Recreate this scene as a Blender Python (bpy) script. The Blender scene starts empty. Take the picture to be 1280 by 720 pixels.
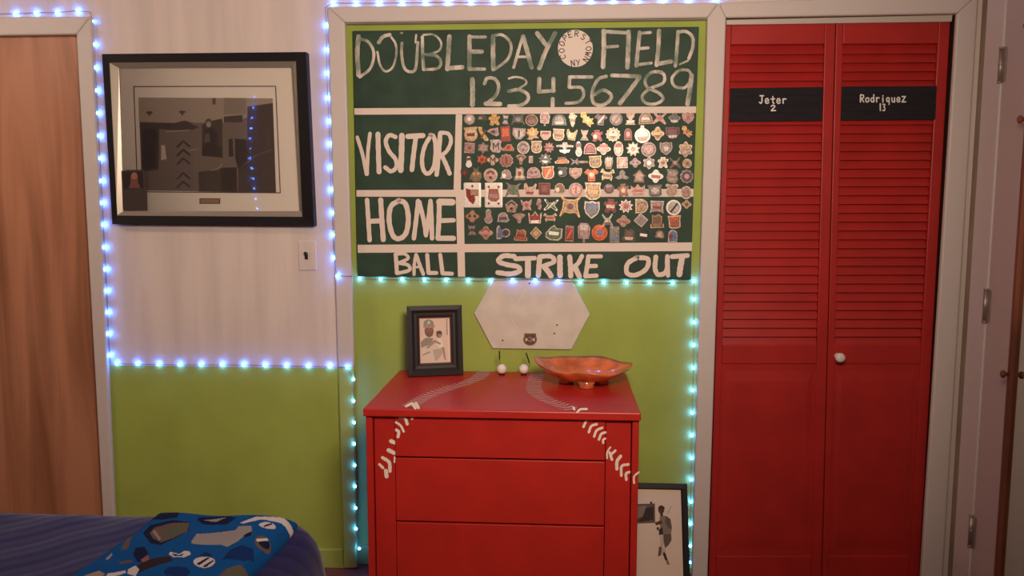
import bpy, math, random
from mathutils import Vector, Matrix
random.seed(7)
SC = bpy.context.scene
COL = SC.collection

# ------------------------------------------------------------------ camera
F = 1000.0
D = 3.0                                   # camera to back wall
PITCH, YAW, ROLL = math.radians(6.11), math.radians(3.47), math.radians(0.04)
_cp, _sp, _cy, _sy = math.cos(PITCH), math.sin(PITCH), math.cos(YAW), math.sin(YAW)
FWD = Vector((-_sy * _cp, _cy * _cp, -_sp))
_r = Vector((_cy, _sy, 0)); _u = _r.cross(FWD)
RIGHT = _r * math.cos(ROLL) + _u * math.sin(ROLL)
UP = -_r * math.sin(ROLL) + _u * math.cos(ROLL)


def ray(px, py):
    return FWD + RIGHT * ((px - 640) / F) - UP * ((py - 360) / F)


_d = ray(430, 711)
H = -_d.z / _d.y * (D - 0.02)             # camera height: the casing foot stands on the floor
EYE = Vector((0, -D, H))


def on_y(px, py, y):
    d = ray(px, py); return EYE + d * ((y - EYE.y) / d.y)


def on_z(px, py, z):
    d = ray(px, py); return EYE + d * ((z - EYE.z) / d.z)


def on_x(px, py, x):
    d = ray(px, py); return EYE + d * ((x - EYE.x) / d.x)


def proj(p):
    v = Vector(p) - EYE
    w = v.dot(FWD)
    return 640 + F * v.dot(RIGHT) / w, 360 - F * v.dot(UP) / w


cam = bpy.data.cameras.new('camera')
cam.sensor_fit = 'HORIZONTAL'; cam.sensor_width = 36.0; cam.lens = 36.0 * F / 1280.0
cam.clip_start = 0.02
camo = bpy.data.objects.new('camera', cam); COL.objects.link(camo)
camo.matrix_world = Matrix(((RIGHT.x, UP.x, -FWD.x, EYE.x), (RIGHT.y, UP.y, -FWD.y, EYE.y), (RIGHT.z, UP.z, -FWD.z, EYE.z), (0, 0, 0, 1)))
SC.camera = camo

# ------------------------------------------------------------------ world, lights, exposure
w = bpy.data.worlds.new('world'); SC.world = w; w.use_nodes = True
w.node_tree.nodes['Background'].inputs[0].default_value = (1, .8, .65, 1)
w.node_tree.nodes['Background'].inputs[1].default_value = 0.01
SC.view_settings.view_transform = 'Standard'; SC.view_settings.look = 'None'
SC.view_settings.gamma = 1.0; SC.view_settings.exposure = 0.0
SC.view_settings.use_curve_mapping = False
LAMP_POS = Vector((0.22, -2.3, 1.92)); LAMP_AIM = Vector((-0.42, 0, 1.62))
LAMP_W, LAMP_COL, LAMP_R = 158.0, (1.0, 0.80, 0.64), 0.24
LED_COL, LED_STR = (0.035, 0.20, 1.0), 112.0
pl = bpy.data.lights.new('main_spot', 'SPOT'); pl.spot_size = math.radians(128); pl.spot_blend = 1.0; pl.energy = LAMP_W; pl.color = LAMP_COL; pl.shadow_soft_size = LAMP_R  # unseen lamp; wide soft cone shaped to dim the bottom and right
plo = bpy.data.objects.new('main_spot', pl); COL.objects.link(plo); plo.location = LAMP_POS; plo.rotation_euler = (LAMP_AIM - LAMP_POS).to_track_quat('-Z', 'Y').to_euler()

p2 = bpy.data.lights.new('left_fill', 'POINT'); p2.energy = 20.0; p2.color = LAMP_COL; p2.shadow_soft_size = .09  # unseen left fill, raised so the door is brighter at the top
p2o = bpy.data.objects.new('left_fill', p2); COL.objects.link(p2o); p2o.location = (-2.6, -1.15, 2.3)


# ------------------------------------------------------------------ materials
def lin(c):
    return tuple(((v / 255) / 12.92 if v / 255 <= .04045 else ((v / 255 + .055) / 1.055) ** 2.4) for v in c) + (1.0,)


_M = {}


def mat(name, c, rough=.6, spec=.4, metal=0.0, var=0.0, scale=8.0, stretch=(1, 1, 1), bump=0.0, c2=None, coat=0.0):
    """Principled paint/wood/cloth; var or c2 mixes a second colour in by noise, bump adds fine relief."""
    if name in _M: return _M[name]
    m = bpy.data.materials.new(name); m.use_nodes = True; nt = m.node_tree
    b = nt.nodes['Principled BSDF']
    b.inputs['Base Color'].default_value = lin(c)
    b.inputs['Roughness'].default_value = rough
    b.inputs['Specular IOR Level'].default_value = spec
    b.inputs['Metallic'].default_value = metal
    b.inputs['Coat Weight'].default_value = coat
    if var or c2 or bump:
        tc = nt.nodes.new('ShaderNodeTexCoord'); mp = nt.nodes.new('ShaderNodeMapping')
        mp.inputs['Scale'].default_value = stretch
        nz = nt.nodes.new('ShaderNodeTexNoise'); nz.inputs['Scale'].default_value = scale; nz.inputs['Detail'].default_value = 5
        nt.links.new(tc.outputs['Object'], mp.inputs[0]); nt.links.new(mp.outputs[0], nz.inputs['Vector'])
        if var or c2:
            rp = nt.nodes.new('ShaderNodeValToRGB')
            a = c2 or tuple(max(0, v * (1 - var)) for v in c)
            rp.color_ramp.elements[0].color = lin(a); rp.color_ramp.elements[1].color = lin(c)
            rp.color_ramp.elements[0].position = .35; rp.color_ramp.elements[1].position = .62
            nt.links.new(nz.outputs['Fac'], rp.inputs[0]); nt.links.new(rp.outputs[0], b.inputs['Base Color'])
        if bump:
            bp = nt.nodes.new('ShaderNodeBump'); bp.inputs['Strength'].default_value = bump; bp.inputs['Distance'].default_value = .004
            nt.links.new(nz.outputs['Fac'], bp.inputs['Height']); nt.links.new(bp.outputs[0], b.inputs['Normal'])
    _M[name] = m
    return m


def wood(name, c, c2, scale=3.0, rough=.5, stretch=(7, 7, .6)):
    if name in _M: return _M[name]
    m = bpy.data.materials.new(name); m.use_nodes = True; nt = m.node_tree; b = nt.nodes['Principled BSDF']
    b.inputs['Roughness'].default_value = rough; b.inputs['Specular IOR Level'].default_value = .3
    tc = nt.nodes.new('ShaderNodeTexCoord'); mp = nt.nodes.new('ShaderNodeMapping'); mp.inputs['Scale'].default_value = stretch
    nz = nt.nodes.new('ShaderNodeTexNoise'); nz.inputs['Scale'].default_value = scale; nz.inputs['Detail'].default_value = 6; nz.inputs['Distortion'].default_value = 1.2
    rp = nt.nodes.new('ShaderNodeValToRGB'); rp.color_ramp.elements[0].color = lin(c2); rp.color_ramp.elements[1].color = lin(c)
    rp.color_ramp.elements[0].position = .30; rp.color_ramp.elements[1].position = .60
    nt.links.new(tc.outputs['Object'], mp.inputs[0]); nt.links.new(mp.outputs[0], nz.inputs['Vector'])
    nt.links.new(nz.outputs['Fac'], rp.inputs[0]); nt.links.new(rp.outputs[0], b.inputs['Base Color'])
    _M[name] = m
    return m


def glow(name, c, strength):
    m = bpy.data.materials.new(name); m.use_nodes = True; nt = m.node_tree; nt.nodes.clear()
    e = nt.nodes.new('ShaderNodeEmission'); e.inputs[0].default_value = tuple(c) + (1,); e.inputs[1].default_value = strength
    o = nt.nodes.new('ShaderNodeOutputMaterial'); nt.links.new(e.outputs[0], o.inputs[0])
    return m


def glass_mat():
    m = bpy.data.materials.new('picture_glass'); m.use_nodes = True; nt = m.node_tree; nt.nodes.clear()
    t = nt.nodes.new('ShaderNodeBsdfTransparent'); g = nt.nodes.new('ShaderNodeBsdfGlossy'); g.inputs['Roughness'].default_value = .02
    f = nt.nodes.new('ShaderNodeFresnel'); f.inputs[0].default_value = 1.55
    x = nt.nodes.new('ShaderNodeMixShader'); o = nt.nodes.new('ShaderNodeOutputMaterial')
    nt.links.new(f.outputs[0], x.inputs[0]); nt.links.new(t.outputs[0], x.inputs[1]); nt.links.new(g.outputs[0], x.inputs[2]); nt.links.new(x.outputs[0], o.inputs[0])
    return m


CREAM = mat('cream_wall_paint', (226, 210, 200), .7, .2, var=.06, scale=2.2, stretch=(6, 6, .5), bump=.05)
GREEN = mat('lime_wall_paint', (166, 181, 84), .65, .25, var=.05, scale=5, bump=.08)
TRIMW = mat('white_trim_paint', (208, 197, 191), .5, .4, bump=.06, scale=30)
TRIMG = mat('green_trim_paint', (164, 179, 90), .55, .35, bump=.06, scale=30)
RED = mat('red_gloss_paint', (174, 40, 36), .42, .35, var=.07, scale=7, bump=.05)
DRED = mat('dresser_red_paint', (188, 42, 33), .40, .35, var=.05, scale=9, bump=.06)
OAK = wood('brown_door_veneer', (190, 132, 100), (146, 94, 66), 1.3, .45)
FLOORM = wood('red_brown_floorboards', (128, 70, 52), (92, 46, 34), 2.0, .5, (1, 8, 8))
CEIL = mat('ceiling_white', (205, 190, 178), .8, .1)
DARKJ = mat('dark_closet_jamb', (70, 42, 30), .7, .2)
CLOSETIN = mat('closet_interior', (60, 50, 46), .8, .1)
STEEL = mat('brushed_steel', (170, 160, 150), .4, .5, .7)
TRACKM = mat('track_painted_steel', (200, 188, 176), .45, .4, .2)
BOARDG = mat('dark_green_board_paint', (50, 74, 58), .6, .3, var=.15, scale=12, bump=.05)
WHITEP = mat('white_brush_paint', (232, 214, 200), .55, .3, bump=.08, scale=60)
BRUSH = mat('streaky_white_paint', (222, 208, 194), .6, .3, c2=(112, 128, 108), scale=16, stretch=(1.4, 1, 1))
BLACKP = mat('black_frame_lacquer', (26, 21, 23), .5, .25)
SILVER = mat('silver_bevel', (176, 164, 150), .35, .5, .5)
MATW = mat('white_mat_board', (236, 222, 206), .8, .1)
GLASS = glass_mat()
CHALKB = mat('black_chalkboard_paint', (38, 34, 40), .75, .2, var=.15, scale=14, stretch=(1, 1, 6))
CHALK = mat('white_chalk', (232, 226, 216), .9, .1)
LED = glow('blue_led', LED_COL, LED_STR)
CORD = mat('clear_grey_cord', (150, 138, 132), .5, .4)


# ------------------------------------------------------------------ mesh building
class MB:
    def __init__(s): s.v, s.f, s.m, s.s = [], [], [], []

    def face(s, idx, mi=0, sm=False): s.f.append(tuple(idx)); s.m.append(mi); s.s.append(sm)

    def add(s, pts):
        n = len(s.v); s.v.extend([tuple(p) for p in pts]); return list(range(n, n + len(pts)))

    def box(s, x0, x1, y0, y1, z0, z1, mi=0):
        a = s.add([(x0, y0, z0), (x1, y0, z0), (x1, y1, z0), (x0, y1, z0), (x0, y0, z1), (x1, y0, z1), (x1, y1, z1), (x0, y1, z1)])
        for q in ((0, 3, 2, 1), (4, 5, 6, 7), (0, 1, 5, 4), (1, 2, 6, 5), (2, 3, 7, 6), (3, 0, 4, 7)): s.face([a[i] for i in q], mi)

    def prism(s, pts, off, mi=0, mside=None):
        """polygon pts extruded by the vector off"""
        off = Vector(off); a = s.add(pts); b = s.add([Vector(p) + off for p in pts]); n = len(pts)
        s.face(a, mi); s.face(b[::-1], mi)
        for i in range(n):
            j = (i + 1) % n; s.face((a[j], a[i], b[i], b[j]), mi if mside is None else mside)

    def tube(s, pts, r, n=8, mi=0, closed=False):
        P = [Vector(p) for p in pts]; rings = []
        for i, p in enumerate(P):
            t = (P[min(i + 1, len(P) - 1)] - P[max(i - 1, 0)]).normalized()
            a = t.cross(Vector((0, 0, 1)))
            if a.length < .1: a = t.cross(Vector((0, 1, 0)))
            a.normalize(); b = t.cross(a); rr = r[i] if isinstance(r, (list, tuple)) else r
            rings.append(s.add([p + (a * math.cos(2 * math.pi * k / n) + b * math.sin(2 * math.pi * k / n)) * rr for k in range(n)]))
        for A, B in zip(rings, rings[1:]):
            for k in range(n): s.face((A[k], A[(k + 1) % n], B[(k + 1) % n], B[k]), mi, True)
        s.face(rings[0][::-1], mi); s.face(rings[-1], mi)

    def lathe(s, prof, n=24, mi=0, c=(0, 0, 0), axis='z'):
        """profile [(r, h)] turned about an axis through c"""
        rings = []
        for r, h in prof:
            ring = []
            for k in range(n):
                a = 2 * math.pi * k / n; x, y = r * math.cos(a), r * math.sin(a)
                p = {'z': (x, y, h), 'y': (x, h, y), 'x': (h, x, y)}[axis]
                ring.append((c[0] + p[0], c[1] + p[1], c[2] + p[2]))
            rings.append(s.add(ring))
        for A, B in zip(rings, rings[1:]):
            for k in range(n): s.face((A[k], A[(k + 1) % n], B[(k + 1) % n], B[k]), mi, True)
        s.face(rings[0][::-1], mi); s.face(rings[-1], mi)

    def sphere(s, c, r, n=16, m=10, mi=0):
        if not isinstance(r, (tuple, list)): r = (r, r, r)
        top = s.add([(c[0], c[1], c[2] + r[2])])[0]; bot = s.add([(c[0], c[1], c[2] - r[2])])[0]; R = []
        for i in range(1, m):
            t = math.pi * i / m
            R.append(s.add([(c[0] + r[0] * math.sin(t) * math.cos(2 * math.pi * k / n), c[1] + r[1] * math.sin(t) * math.sin(2 * math.pi * k / n), c[2] + r[2] * math.cos(t)) for k in range(n)]))
        for k in range(n):
            s.face((top, R[0][k], R[0][(k + 1) % n]), mi, True); s.face((bot, R[-1][(k + 1) % n], R[-1][k]), mi, True)
        for A, B in zip(R, R[1:]):
            for k in range(n): s.face((A[k], B[k], B[(k + 1) % n], A[(k + 1) % n]), mi, True)

    def build(s, name, mats, parent=None, bevel=0.0, fix=True):
        me = bpy.data.meshes.new(name); me.from_pydata(s.v, [], s.f)
        for m in (mats if isinstance(mats, (list, tuple)) else [mats]): me.materials.append(m)
        me.polygons.foreach_set('material_index', s.m); me.polygons.foreach_set('use_smooth', s.s)
        if fix:
            import bmesh
            bm = bmesh.new(); bm.from_mesh(me); bmesh.ops.recalc_face_normals(bm, faces=bm.faces); bm.to_mesh(me); bm.free()
        me.update()
        o = bpy.data.objects.new(name, me); COL.objects.link(o)
        if parent: 
            o.parent = parent; o.matrix_parent_inverse = parent.matrix_world.inverted() if parent.type != 'EMPTY' else Matrix.Translation(-parent.location)
        if bevel:
            b = o.modifiers.new('bevel', 'BEVEL'); b.width = bevel; b.segments = 2; b.limit_method = 'ANGLE'; b.angle_limit = .7
        return o


def tag(o, label, cat, group=None):
    o['label'] = label; o['category'] = cat
    if group: o['group'] = group
    return o


def struct(o): o['kind'] = 'structure'; return o


def thing(name, loc, label=None, cat=None, group=None):
    o = bpy.data.objects.new(name, None); COL.objects.link(o); o.location = loc; o.empty_display_size = .05
    if label: tag(o, label, cat, group)
    return o


def smooth(pts, n=6):
    if len(pts) < 3: return [Vector(p) for p in pts]
    P = [Vector(p) for p in pts]; P = [P[0] * 2 - P[1]] + P + [P[-1] * 2 - P[-2]]; out = []
    for i in range(1, len(P) - 2):
        a, b, c, d = P[i - 1], P[i], P[i + 1], P[i + 2]
        for k in range(n):
            t = k / n
            out.append(.5 * ((2 * b) + (c - a) * t + (2 * a - 5 * b + 4 * c - d) * t * t + (3 * b - a - 3 * c + d) * t ** 3))
    out.append(P[-2]); return out


_lift = [0]


def stroke(mb, pts, wd, to3, nrm, lift=.0006, mi=0, curve=True, wob=.06):
    """brush stroke: 2D polyline pts of width wd (2D units) laid on a surface through to3(x, y); nrm points off the surface"""
    _lift[0] = (_lift[0] + 1) % 9
    P = [p.to_2d() if len(p) == 3 else p for p in [Vector(q) for q in pts]]
    P = smooth(P) if curve else P
    up = Vector(nrm) * (lift + _lift[0] * .00007)
    L, R = [], []
    for i, p in enumerate(P):
        t = P[min(i + 1, len(P) - 1)] - P[max(i - 1, 0)]
        if t.length == 0: t = Vector((1, 0))
        t.normalize(); n = Vector((-t.y, t.x)); h = wd * .5 * (1 + wob * math.sin(i * 1.7 + _lift[0]))
        L.append(p + n * h); R.append(p - n * h)
    def cap(c, a0, ccw):
        return [c + Vector((math.cos(a0 + ccw * math.pi * k / 6), math.sin(a0 + ccw * math.pi * k / 6))) * wd * .5 for k in range(1, 6)]
    tl = P[-1] - P[-2]; ts = P[0] - P[1]
    al = math.atan2(tl.y, tl.x); as_ = math.atan2(ts.y, ts.x)
    A = mb.add([to3(p.x, p.y) + up for p in L]); B = mb.add([to3(p.x, p.y) + up for p in R])
    for i in range(len(P) - 1): mb.face((A[i], A[i + 1], B[i + 1], B[i]), mi)
    e = mb.add([to3(q.x, q.y) + up for q in cap(P[-1], al + math.pi / 2, -1)]); mb.face([A[-1]] + e + [B[-1]], mi)
    e = mb.add([to3(q.x, q.y) + up for q in cap(P[0], as_ + math.pi / 2, -1)]); mb.face([B[0]] + e + [A[0]], mi)


def flat(mb, pts, to3, nrm, lift, mi=0):
    a = mb.add([to3(x, y) + Vector(nrm) * lift for x, y in pts]); mb.face(a, mi)


def ell(cx, cy, rx, ry, n=20, a0=0, a1=2 * math.pi):
    return [(cx + rx * math.cos(a0 + (a1 - a0) * k / n), cy + ry * math.sin(a0 + (a1 - a0) * k / n)) for k in range(n)]


def panel(mb, px, y0, y1, mi=0):
    """polygon given by points seen on the plane y0, extruded to depth y1"""
    mb.prism([on_y(a, b, y0) for a, b in px], (0, y1 - y0, 0), mi)


NY = Vector((0, -1, 0))
# ------------------------------------------------------------------ the room
XL, YB, ZC = -3.3, -4.1, 2.42
CF = -0.022                                # face of the casings, proud of the wall face y = 0
XR = on_y(1213, 250, 0).x                  # right wall
ALC = 0.03                                 # green panel inside the casing
dz = lambda px, py, y=0: on_y(px, py, y)
XA0, XA1 = dz(426, 250).x, dz(880, 250).x  # alcove opening
XC0, XC1 = dz(897, 250).x, dz(1184, 250).x # closet opening
ZA = dz(650, 27).z; ZCL = dz(1050, 20).z
XD1 = dz(112, 250).x; XD0 = XD1 - .86; ZD = dz(50, 42).z
ZG = dz(290, 458.5).z                      # cream over green

mb = MB(); mb.box(XL - .1, XR + .1, YB - .1, .75, -.06, 0); struct(mb.build('floor', FLOORM))
mb = MB(); mb.box(XL - .1, XR + .1, YB - .1, .75, ZC, ZC + .06); struct(mb.build('ceiling', CEIL))
def wall(name, m, *b):
    mb = MB(); mb.box(*b); struct(mb.build(name, m))


for b in ((XL, XD0, 0, .12, 0, ZC), (XD0, XD1, 0, .12, ZD, ZC), (XD1, XA0, 0, .12, ZG, ZC), (XA0, XA1, 0, .12, ZA, ZC), (XA1, XC0, 0, .12, 0, ZC), (XC0, XC1, 0, .12, ZCL, ZC), (XC1, XR + .1, 0, .12, 0, ZC)):
    wall('wall_back', CREAM, *b)
wall('wall_back', GREEN, XD1, XA0, 0, .12, 0, ZG)
wall('wall_alcove', GREEN, XA0, XA1, ALC, .12, 0, ZA)
for b in ((XC0 - .2, XR + .1, .66, .72, 0, ZC), (XC0 - .2, XC0 - .14, .12, .66, 0, ZC), (XR + .04, XR + .1, .12, .66, 0, ZC)): wall('wall_closet', CLOSETIN, *b)
wall('wall_hall', CLOSETIN, XD0 - .1, XD1 + .1, .121, .16, 0, ZC)
mb = MB(); mb.box(XL - .1, XL, YB, .12, 0, ZC); struct(mb.build('wall_left', CREAM))
mb = MB(); mb.box(XR, XR + .1, YB, .0, 0, ZC); struct(mb.build('wall_right', mat('taupe_wall', (166, 146, 130), .7, .2, var=.12, scale=3)))  # right wall set darker and greyer than the other walls
mb = MB(); mb.box(XL, XR, YB - .1, YB, 0, ZC); struct(mb.build('wall_front', CREAM))

# casings round the openings (boards with eased edges)
def casing(name, polys, m=TRIMW, y0=CF, y1=0.0, bevel=.006):
    mb = MB()
    for i, p in enumerate(polys):
        panel(mb, p, y0, y1)
    return struct(mb.build(name, m, bevel=bevel))


casing('trim_1', [[(95, 43), (113.5, 20), (142.5, 650), (146, 712), (131, 712), (128, 645)], [(-60, 21), (113.5, 20), (95, 43), (-60, 45)]])
_a, _b = on_y(-60, 21, CF), on_y(-60, 45, CF)
mb = MB(); mb.box(XD0 - .075, _a.x, CF, 0, _b.z, _a.z); struct(mb.build('trim_1', TRIMW, bevel=.006))
mb = MB(); mb.box(XD0 - .075, XD0 + .015, CF, 0, 0, _b.z); struct(mb.build('trim_1', TRIMW, bevel=.006))
lowsplit = 459
casing('trim_2', [[(409, 8), (431, 28), (442.3, lowsplit), (422, lowsplit)]])
casing('trim_3', [[(422, lowsplit), (442.3, lowsplit), (446, 711), (429.5, 711)]], TRIMG)
casing('trim_4', [[(409, 8), (899, 3), (884.5, 22), (431, 28)]])
casing('trim_5', [[(884.5, 22), (899, 3), (908, 22), (884, 740), (864.5, 740)]])
casing('trim_6', [[(899, 3), (1224, -8), (1197, 16.5), (908, 22)]])
casing('trim_7', [[(1224, -8), (1197, 16.5), (1151, 735), (1178, 735)]])
mb = MB(); panel(mb, [(143.5, 686), (428, 687), (430, 711.5), (146.5, 711)], -.014, 0); struct(mb.build('baseboard_back', TRIMG, bevel=.004))
mb = MB(); mb.box(XA0, XA1, ALC - .012, ALC, 0, .08); struct(mb.build('baseboard_alcove', TRIMG, bevel=.004))

# brown slab door on the left
d1 = struct(thing('door_1', ((XD0 + XD1) / 2, .02, 0)))
mb = MB(); mb.box(XD0 + .004, XD1 - .004, .004, .04, .008, ZD - .004); mb.build('slab', OAK, d1, bevel=.002)
mb = MB(); xk = XD0 + .07; mb.lathe([(.026, .004), (.026, -.004), (.010, -.008), (.010, -.035), (.024, -.045), (.026, -.058), (.016, -.068)], 20, 0, (xk, 0, .93), 'y'); mb.build('knob', STEEL, d1)

# ------------------------------------------------------------------ red louvred bifold closet doors
d2 = struct(thing('door_2', ((XC0 + XC1) / 2, .03, 0)))
DY = .012                                   # face of the leaves
mb = MB(); panel(mb, [(908, 24.5), (1191, 18.5), (1190, 27), (908, 31)], .0, .05); mb.build('track', TRACKM, d2, bevel=.002)
mb = MB(); mb.box(XC1 - .006, XC1 + .012, .0, .12, 0, ZCL); mb.box(XC0 - .012, XC0 + .002, .0, .12, 0, ZCL); mb.build('jamb', DARKJ, d2)


def leaf(x_top, x_bot, lou_l, lou_r, ytop, ylt, ylb, yrail, ybot, board, words, knob=None):
    """x_top/x_bot: the leaf's edges at picture heights 30 and 715; lou_*: the louvre field's edges likewise"""
    X = lambda a, py: a[0] + (a[1] - a[0]) * (py - 30) / 685
    z0 = .012
    P = lambda px, py: on_y(px, py, DY)
    xl, xr = (x_top[0], x_bot[0]), (x_top[1], x_bot[1])
    fr = MB()
    def q(a, b, y0, y1, yf=DY, yb=DY + .03): fr.prism([on_y(X(a, y0[0]), y0[0], DY) * 1, on_y(X(b, y0[1]), y0[1], DY), on_y(X(b, y1[1]), y1[1], DY), on_y(X(a, y1[0]), y1[0], DY)], (0, yb - yf, 0))
    B = (ybot, ybot)
    q(xl, lou_l, (ytop[0], ytop[0]), B); q(lou_r, xr, (ytop[1], ytop[1]), B)
    q(lou_l, lou_r, ytop, ylt); q(lou_l, lou_r, (ylb, ylb), (yrail, yrail)); q(lou_l, lou_r, (695, 695), B)
    lf = fr.build('door_leaf', RED, d2, bevel=.003)
    # slanted louvre slats
    sl = MB(); n = 34
    for i in range(n):
        ya = [ylt[k] + (ylb - ylt[k]) * i / n for k in (0, 1)]; yb = [ylt[k] + (ylb - ylt[k]) * (i + 1) / n for k in (0, 1)]
        a, b = on_y(X(lou_l, ya[0]), ya[0], DY), on_y(X(lou_r, ya[1]), ya[1], DY)
        c, d = on_y(X(lou_r, yb[1]), yb[1], DY), on_y(X(lou_l, yb[0]), yb[0], DY)
        up = Vector((0, .022, .004)); dn = Vector((0, .004, -.004)); th = Vector((0, .004, .007))
        sl.prism([a + up, b + up, c + dn, d + dn], (0, .006, .003))
    sl.build('louvre_slats', RED, lf, bevel=.0015)
    pn = MB()
    pp = [P(X(lou_l, yrail), yrail), P(X(lou_r, yrail), yrail), P(X(lou_r, 695), 695), P(X(lou_l, 695), 695)]
    pn.prism([p + Vector((0, .005, 0)) for p in pp], (0, .012, 0))
    c = sum(pp, Vector()) / 4
    a = pn.add([p + Vector((0, .0048, 0)) + (c - p).normalized() * .03 for p in pp]); b = pn.add([p + Vector((0, .0015, 0)) + (c - p).normalized() * .075 for p in pp])
    for i in range(4): pn.face((a[i], a[(i + 1) % 4], b[(i + 1) % 4], b[i]))
    pn.face(b)
    pn.build('raised_panel', RED, lf)
    # blackboard strip over the slats with chalk writing
    bb = MB(); nb = 4
    for i in range(nb):
        t0, t1 = i / nb, (i + 1) / nb
        L = lambda t: on_y(board[0][0] + (board[3][0] - board[0][0]) * t, board[0][1] + (board[3][1] - board[0][1]) * t, DY)
        R = lambda t: on_y(board[1][0] + (board[2][0] - board[1][0]) * t, board[1][1] + (board[2][1] - board[1][1]) * t, DY)
        bb.prism([L(t0), R(t0), R(t1), L(t1)], (0, .005, 0))
    bb.build('name_strip', CHALKB, lf, bevel=.0006)
    tx = MB()
    for s, cx, cy, h, adv in words: write(tx, s, cx, cy, h, adv, lambda x, y: on_y(x, y, DY), 1.55)
    tx.build('chalk_lettering', CHALK, lf)
    if knob:
        k = MB(); c = on_y(knob[0], knob[1], DY)
        k.lathe([(.012, 0), (.011, -.004), (.007, -.010), (.008, -.018), (.0155, -.024), (.0185, -.032), (.0165, -.040), (.009, -.045), (.001, -.0455)], 20, 0, c, 'y')
        k.build('knob', mat('white_ceramic_knob', (226, 214, 204), .25, .5), lf)['label'] = 'small round white knob'
    return lf


# single-stroke hand lettering, unit box, y down
FONT = {
    'C': [[(.9, .15), (.5, 0), (.1, .3), (.1, .7), (.5, 1), (.9, .85)]], 'O': [[(.5, 0), (.1, .25), (.05, .6), (.4, 1), (.85, .8), (.95, .35), (.5, 0)]],
    'P': [[(.1, 1), (.12, 0)], [(.12, 0), (.8, .1), (.8, .45), (.12, .55)]], 'E': [[(.1, 0), (.1, 1)], [(.1, 0), (.85, 0)], [(.1, .5), (.7, .5)], [(.1, 1), (.9, 1)]],
    'R': [[(.1, 1), (.12, 0)], [(.12, 0), (.8, .08), (.8, .42), (.12, .52)], [(.35, .52), (.9, 1)]], 'S': [[(.85, .12), (.4, 0), (.15, .25), (.6, .5), (.85, .75), (.5, 1), (.1, .88)]],
    'T': [[(0, 0), (1, 0)], [(.5, 0), (.5, 1)]], 'W': [[(0, 0), (.25, 1)], [(.25, 1), (.5, .3)], [(.5, .3), (.75, 1)], [(.75, 1), (1, 0)]],
    'N': [[(.1, 1), (.1, 0)], [(.1, 0), (.9, 1)], [(.9, 1), (.9, 0)]], 'Y': [[(.05, 0), (.5, .5)], [(.95, 0), (.4, 1)]],
    'J': [[(.2, 0), (1, 0)], [(.65, 0), (.62, .75), (.4, 1), (.1, .85)]],
    'e': [[(.1, .7), (.8, .65), (.65, .4), (.3, .4), (.1, .7), (.35, 1), (.85, .9)]], 't': [[(.5, .1), (.5, .85), (.8, 1)], [(.1, .42), (.9, .40)]],
    'r': [[(.2, .4), (.22, 1)], [(.22, .6), (.5, .4), (.85, .45)]], 'o': [[(.5, .4), (.1, .6), (.3, 1), (.8, .9), (.8, .5), (.5, .4)]],
    'd': [[(.8, 0), (.8, 1)], [(.8, .55), (.3, .45), (.1, .75), (.4, 1), (.8, .85)]], 'i': [[(.5, .42), (.5, 1)], [(.5, .12), (.5, .18)]],
    'q': [[(.75, .45), (.3, .42), (.12, .7), (.4, .95), (.75, .8)], [(.75, .45), (.75, 1.35)]], 'u': [[(.15, .42), (.2, .9), (.55, 1), (.8, .8)], [(.8, .42), (.82, 1)]],
    'z': [[(.1, .25), (.9, .25)], [(.9, .25), (.1, 1)], [(.1, 1), (1, .98)]], '2': [[(.1, .2), (.5, 0), (.8, .25), (.1, .95)], [(.1, .97), (.95, .95)]],
    '1': [[(.5, 0), (.5, 1)]], '3': [[(.1, .08), (.8, .1), (.4, .45)], [(.4, .45), (.85, .65), (.6, 1), (.1, .95)]],
    'M': [[(0, 1), (.1, 0)], [(.1, 0), (.5, .7)], [(.5, .7), (.9, 0)], [(.9, 0), (1, 1)]], 'A': [[(0, 1), (.5, 0)], [(.5, 0), (1, 1)], [(.2, .65), (.8, .65)]],
    'D': [[(.1, 0), (.1, 1)], [(.1, 0), (.7, .1), (.95, .5), (.7, .9), (.1, 1)]],
}


def write(mb, s, cx, cy, h, adv, to3, wd, ang=0.0, mi=0, lift=.0008):
    n = len(s); ca, sa = math.cos(ang), math.sin(ang)
    for i, ch in enumerate(s):
        for st in FONT.get(ch, []):
            pts = []
            for x, y in st:
                u = (i - (n - 1) / 2) * adv + (x - .5) * adv * .78; v = (y - .5) * h
                pts.append((cx + u * ca - v * sa, cy + u * sa + v * ca))
            stroke(mb, pts, wd, to3, NY, lift, mi, wob=.12)


leaf((907.5, 1044.5), (886, 1027), (914.5, 895), (1031.5, 1014.5), (31.5, 29.3), (55.8, 55), 431, 455, 722,
     [(913.3, 110.3), (1028.6, 108.6), (1027, 151), (912, 152)], [('Jeter', 966, 124.5, 9.5, 7.2), ('2', 966.5, 135, 7, 8)])
leaf((1045.5, 1188), (1028, 1149.5), (1054.5, 1036), (1174, 1136.5), (29.3, 27), (55, 54.3), 431, 455, 722,
     [(1052.6, 108), (1171.5, 107.5), (1169.5, 149.5), (1051.5, 150.5)], [('Rodriquez', 1103.5, 123, 9, 6.5), ('13', 1102.5, 134, 8.5, 4.6)], (1046.5, 445))

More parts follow.
